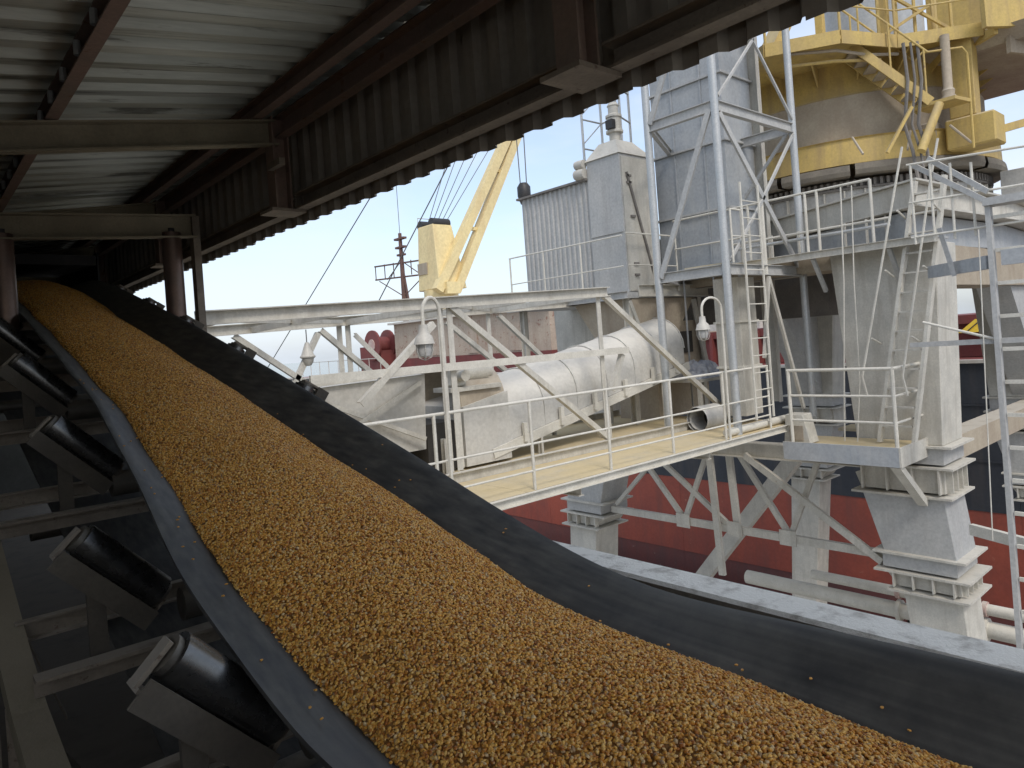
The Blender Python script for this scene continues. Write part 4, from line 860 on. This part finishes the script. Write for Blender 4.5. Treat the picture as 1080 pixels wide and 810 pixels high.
# beige deckhouse blocks behind the truss
MB().box((27, 27.6, -1.6), (40, 43.5, -.5)).build('house_base', 'ship_red', SH); MB().box((27, 27.6, -.5), (40, 43.5, 1.95)).build('deck_house', 'ship_beige', SH)
MB().box((26.6, 27.4, 1.95), (40.2, 43.7, 2.08)).build('house_roof', 'ship_white', SH)
for yy in (30, 34, 38): MB().box((26.93, yy, -.4), (26.99, yy + .9, 1.3)).build('house_door', 'ship_beige', SH)
MB().box((29, 19.6, -1.6), (33, 22.6, 2.2)).build('mast_house', 'ship_beige', SH); MB().box((28.95, 20.2, -.2), (28.99, 22.2, .9)).build('mast_house_window', 'dark_gap', SH)
MB().box((28, 15.8, -.1), (33, 18.5, .5)).build('deck_locker', 'ship_white', SH)
MB().box((30, 48, -1.6), (36, 54, .6)).build('forecastle_block', 'ship_red', SH)
for k in range(9): tubeo(SH, 'deck_stanchion', (26.0, 44 + k * 1.6, -1.5), (26.0, 44 + k * 1.6, -.3), .03, 'ship_white', 6)
tubeo(SH, 'deck_rail', (26, 44, -.35), (26, 57, -.35), .03, 'ship_white', 6)
# windlass
WN = thing('winch', 'round red winch drum on the ship deck behind the truss diagonals', 'winch', (27, 44.8, -1.6))
MB().lathe((26.8, 45.2, .6), [(0, -.7), (1.1, -.7), (1.1, -.55), (.6, -.5), (.6, .5), (1.1, .55), (1.1, .7), (0, .7)], 20, 'X').build('drum', 'ship_red', WN, True)
MB().lathe((26.8, 45.2, .6), [(0, -.75), (.45, -.75), (.45, -.7)], 16, 'X').build('hub', 'pink_pipe', WN, True); MB().box((26.3, 44.4, -1.6), (27.5, 46, .2)).build('winch_bed', 'ship_red', WN)
# striped warning panel
SP = thing('striped_panel', 'yellow and black striped panel standing on the red hatch', 'panel', (27.7, 7.5, .1))
MB().hexa([(27.6, 5.9, -.75), (27.75, 5.9, -.75), (27.75, 8.2, -.75), (27.6, 8.2, -.75)], [(27.9, 5.9, -.1), (28.05, 5.9, -.1), (28.05, 7.5, -.1), (27.9, 7.5, -.1)]).build('board', 'stripe_yellow', SP)
for k in range(4): MB().bar((27.59, 7.95 - k * .55, -.74), (27.88, 7.3 - k * .55, -.11), .06, .02, (0, 1, 0)).build('stripe', 'hull_black', SP)

# ---------------------------------------------------------------- ship crane
CR = thing('ship_crane', 'cream yellow ship crane with tapered pillar and twin beam jib', 'crane', (36, 52, -1.6))
MB().tube((36.2, 50.2, -1.82), (36.2, 50.2, 5.1), 1.5, 24).build('pedestal', 'crane_cream', CR, True)
MB().hexa([(34.8, 48.4, 5.1), (37.7, 48.4, 5.1), (37.7, 51.6, 5.1), (34.8, 51.6, 5.1)], [(35.1, 49.2, 10.7), (37.1, 49.2, 10.7), (37.1, 51.5, 10.7), (35.1, 51.5, 10.7)]).build('crane_house', 'crane_cream', CR, bevel=.06)
MB().box((34.8, 50.1, 6.5), (35.3, 51.5, 7.5)).build('cab_recess', 'drum_beige', CR)
MB().tube((35.2, 51.3, 10.85), (37.0, 51.3, 10.85), .42, 14).build('sheave', 'black_steel', CR, True); MB().tube((35.2, 49.6, 10.85), (37.0, 49.6, 10.85), .42, 14).build('sheave', 'black_steel', CR, True)
J0, J1 = V(35.6, 48.6, 4.9), V(45.3, 48.1, 21.3)
for s in (-1, 1): MB().bar(J0 + V(s * .95, 0, 0), J1 + V(s * .45, 0, 0), .8, .75).build('jib_beam', 'crane_cream', CR)
for u in (.33, .66): p = J0 + (J1 - J0) * u; MB().bar(p + V(-.7, 0, 0), p + V(.7, 0, 0), .3, .3).build('jib_tie', 'crane_cream', CR)
MB().box((35.2, 47.9, 4.6), (36.6, 48.9, 5.6)).build('jib_foot', 'crane_cream', CR)
for k in range(5): tubeo(CR, 'luffing_wire', (35.2 + k * .45, 49.8, 11.1), J1 + V(-5.5 + k * 1.1, 0, 2.6 - k * .6), .035, 'cable', 5)
MB().path([(35.3, 51.7, 10.7), (35.3, 51.7, 11.6), (36.9, 51.7, 11.6), (36.9, 51.7, 10.7)], .04, 5).build('top_rail', 'ship_white', CR)
HK = thing('hook_block', 'small dark crane hook block hanging on two wires over the grey house', 'hook', (30, 32.1, 8.8))

MB().lathe((30, 32.1, 9.3), [(0, -.75), (.25, -.7), (.42, -.2), (.42, .35), (.25, .6), (0, .62)], 14).build('block', 'black_steel', HK, True)
for d in (-.28, .28): tubeo(HK, 'wire', (30, 32.1 + d, 9.7), (30.0, 32.1 + d * 1.6, 19), .035, 'cable', 5)
# mast with yard on the ship
MB().tube((36, 55.8, -1.6), (36, 55.8, 11.0), .33, 12, .16).build('mast', 'mast_brown', SH, True)
tubeo(SH, 'mast_aerial', (36, 55.8, 11), (36, 55.8, 17), .03, 'cable', 5)
for yy, zt in ((54.4, 7.2),): MB().bar((36, 55.7, zt + .4), (36, yy, 1), .16, .16, (1, 0, 0)).build('mast_stay', 'mast_brown', SH)
for z in (8.2, 6.9): MB().bar((36, 60.7, z + .3), (36, 51.5, z - .2), .12, .14).build('mast_yard', 'mast_brown', SH)
for yy in (60.6, 58.9, 57.3, 54.3, 52.7): MB().bar((36, yy, 7.0 + (yy - 55) * .04), (36, yy, 8.35 + (yy - 55) * .04), .07, .07, (1, 0, 0)).build('yard_post', 'mast_brown', SH)
for a, c in (((60, 7.0), (56, 5.2)), ((52, 6.8), (55.6, 5.2)), ((58.5, 7), (56, 8.4)), ((53, 6.9), (55.6, 8.3))): tubeo(SH, 'yard_brace', (36, a[0], a[1]), (36, c[0], c[1]), .05, 'mast_brown', 5)
for z, d in ((10.4, .8), (9.6, .7), (8.9, .5)): MB().box((35.8, 55.8 - d, z), (36.2, 55.8 + d, z + .18)).build('mast_light', 'mast_brown', SH)
for a, c, lab in (((33, 54.2, 14.8), (33, 82, -1.0), 'long thin stay wire slanting down at the left of the ship crane'), ((33, 43.0, 14.6), (33, 56, 4.2), 'thin wire slanting past the cream crane pillar')):
    tag(MB().tube(a, c, .05, 6).build('stay_wire', 'cable'), lab, 'wire', 'thin ship wires against the sky')
# sizes and places of the large machines: each group scaled about the camera
for t, loc, k in ((ET, (13.05, 7.65, -1.8), .9), (EC, (14.35, 9.2, -1.84), .92), (PO, (20.06, 9.44, -10.5), 1.18), (CBX, (13.22, 7.08 - .3, -2.32), 1.18),
                  (SL, (20.75, 8.75, 2.625), 1.25), (ECB, (20.98, 4.76, 2.5), 1.22), (ST, (12.54, 2.85, -11.97), 1.14),
                  (SH, (39.2, 33.6, -14.11), 1.12), (WN, (30.24, 50.18, -1.79), 1.12), (SP, (31.02, 8.4, .11), 1.12)):
    t.location = loc; t.scale = (k, k, k)
for o in list(scene.collection.objects):
    if '_base' in o: del o['_base']
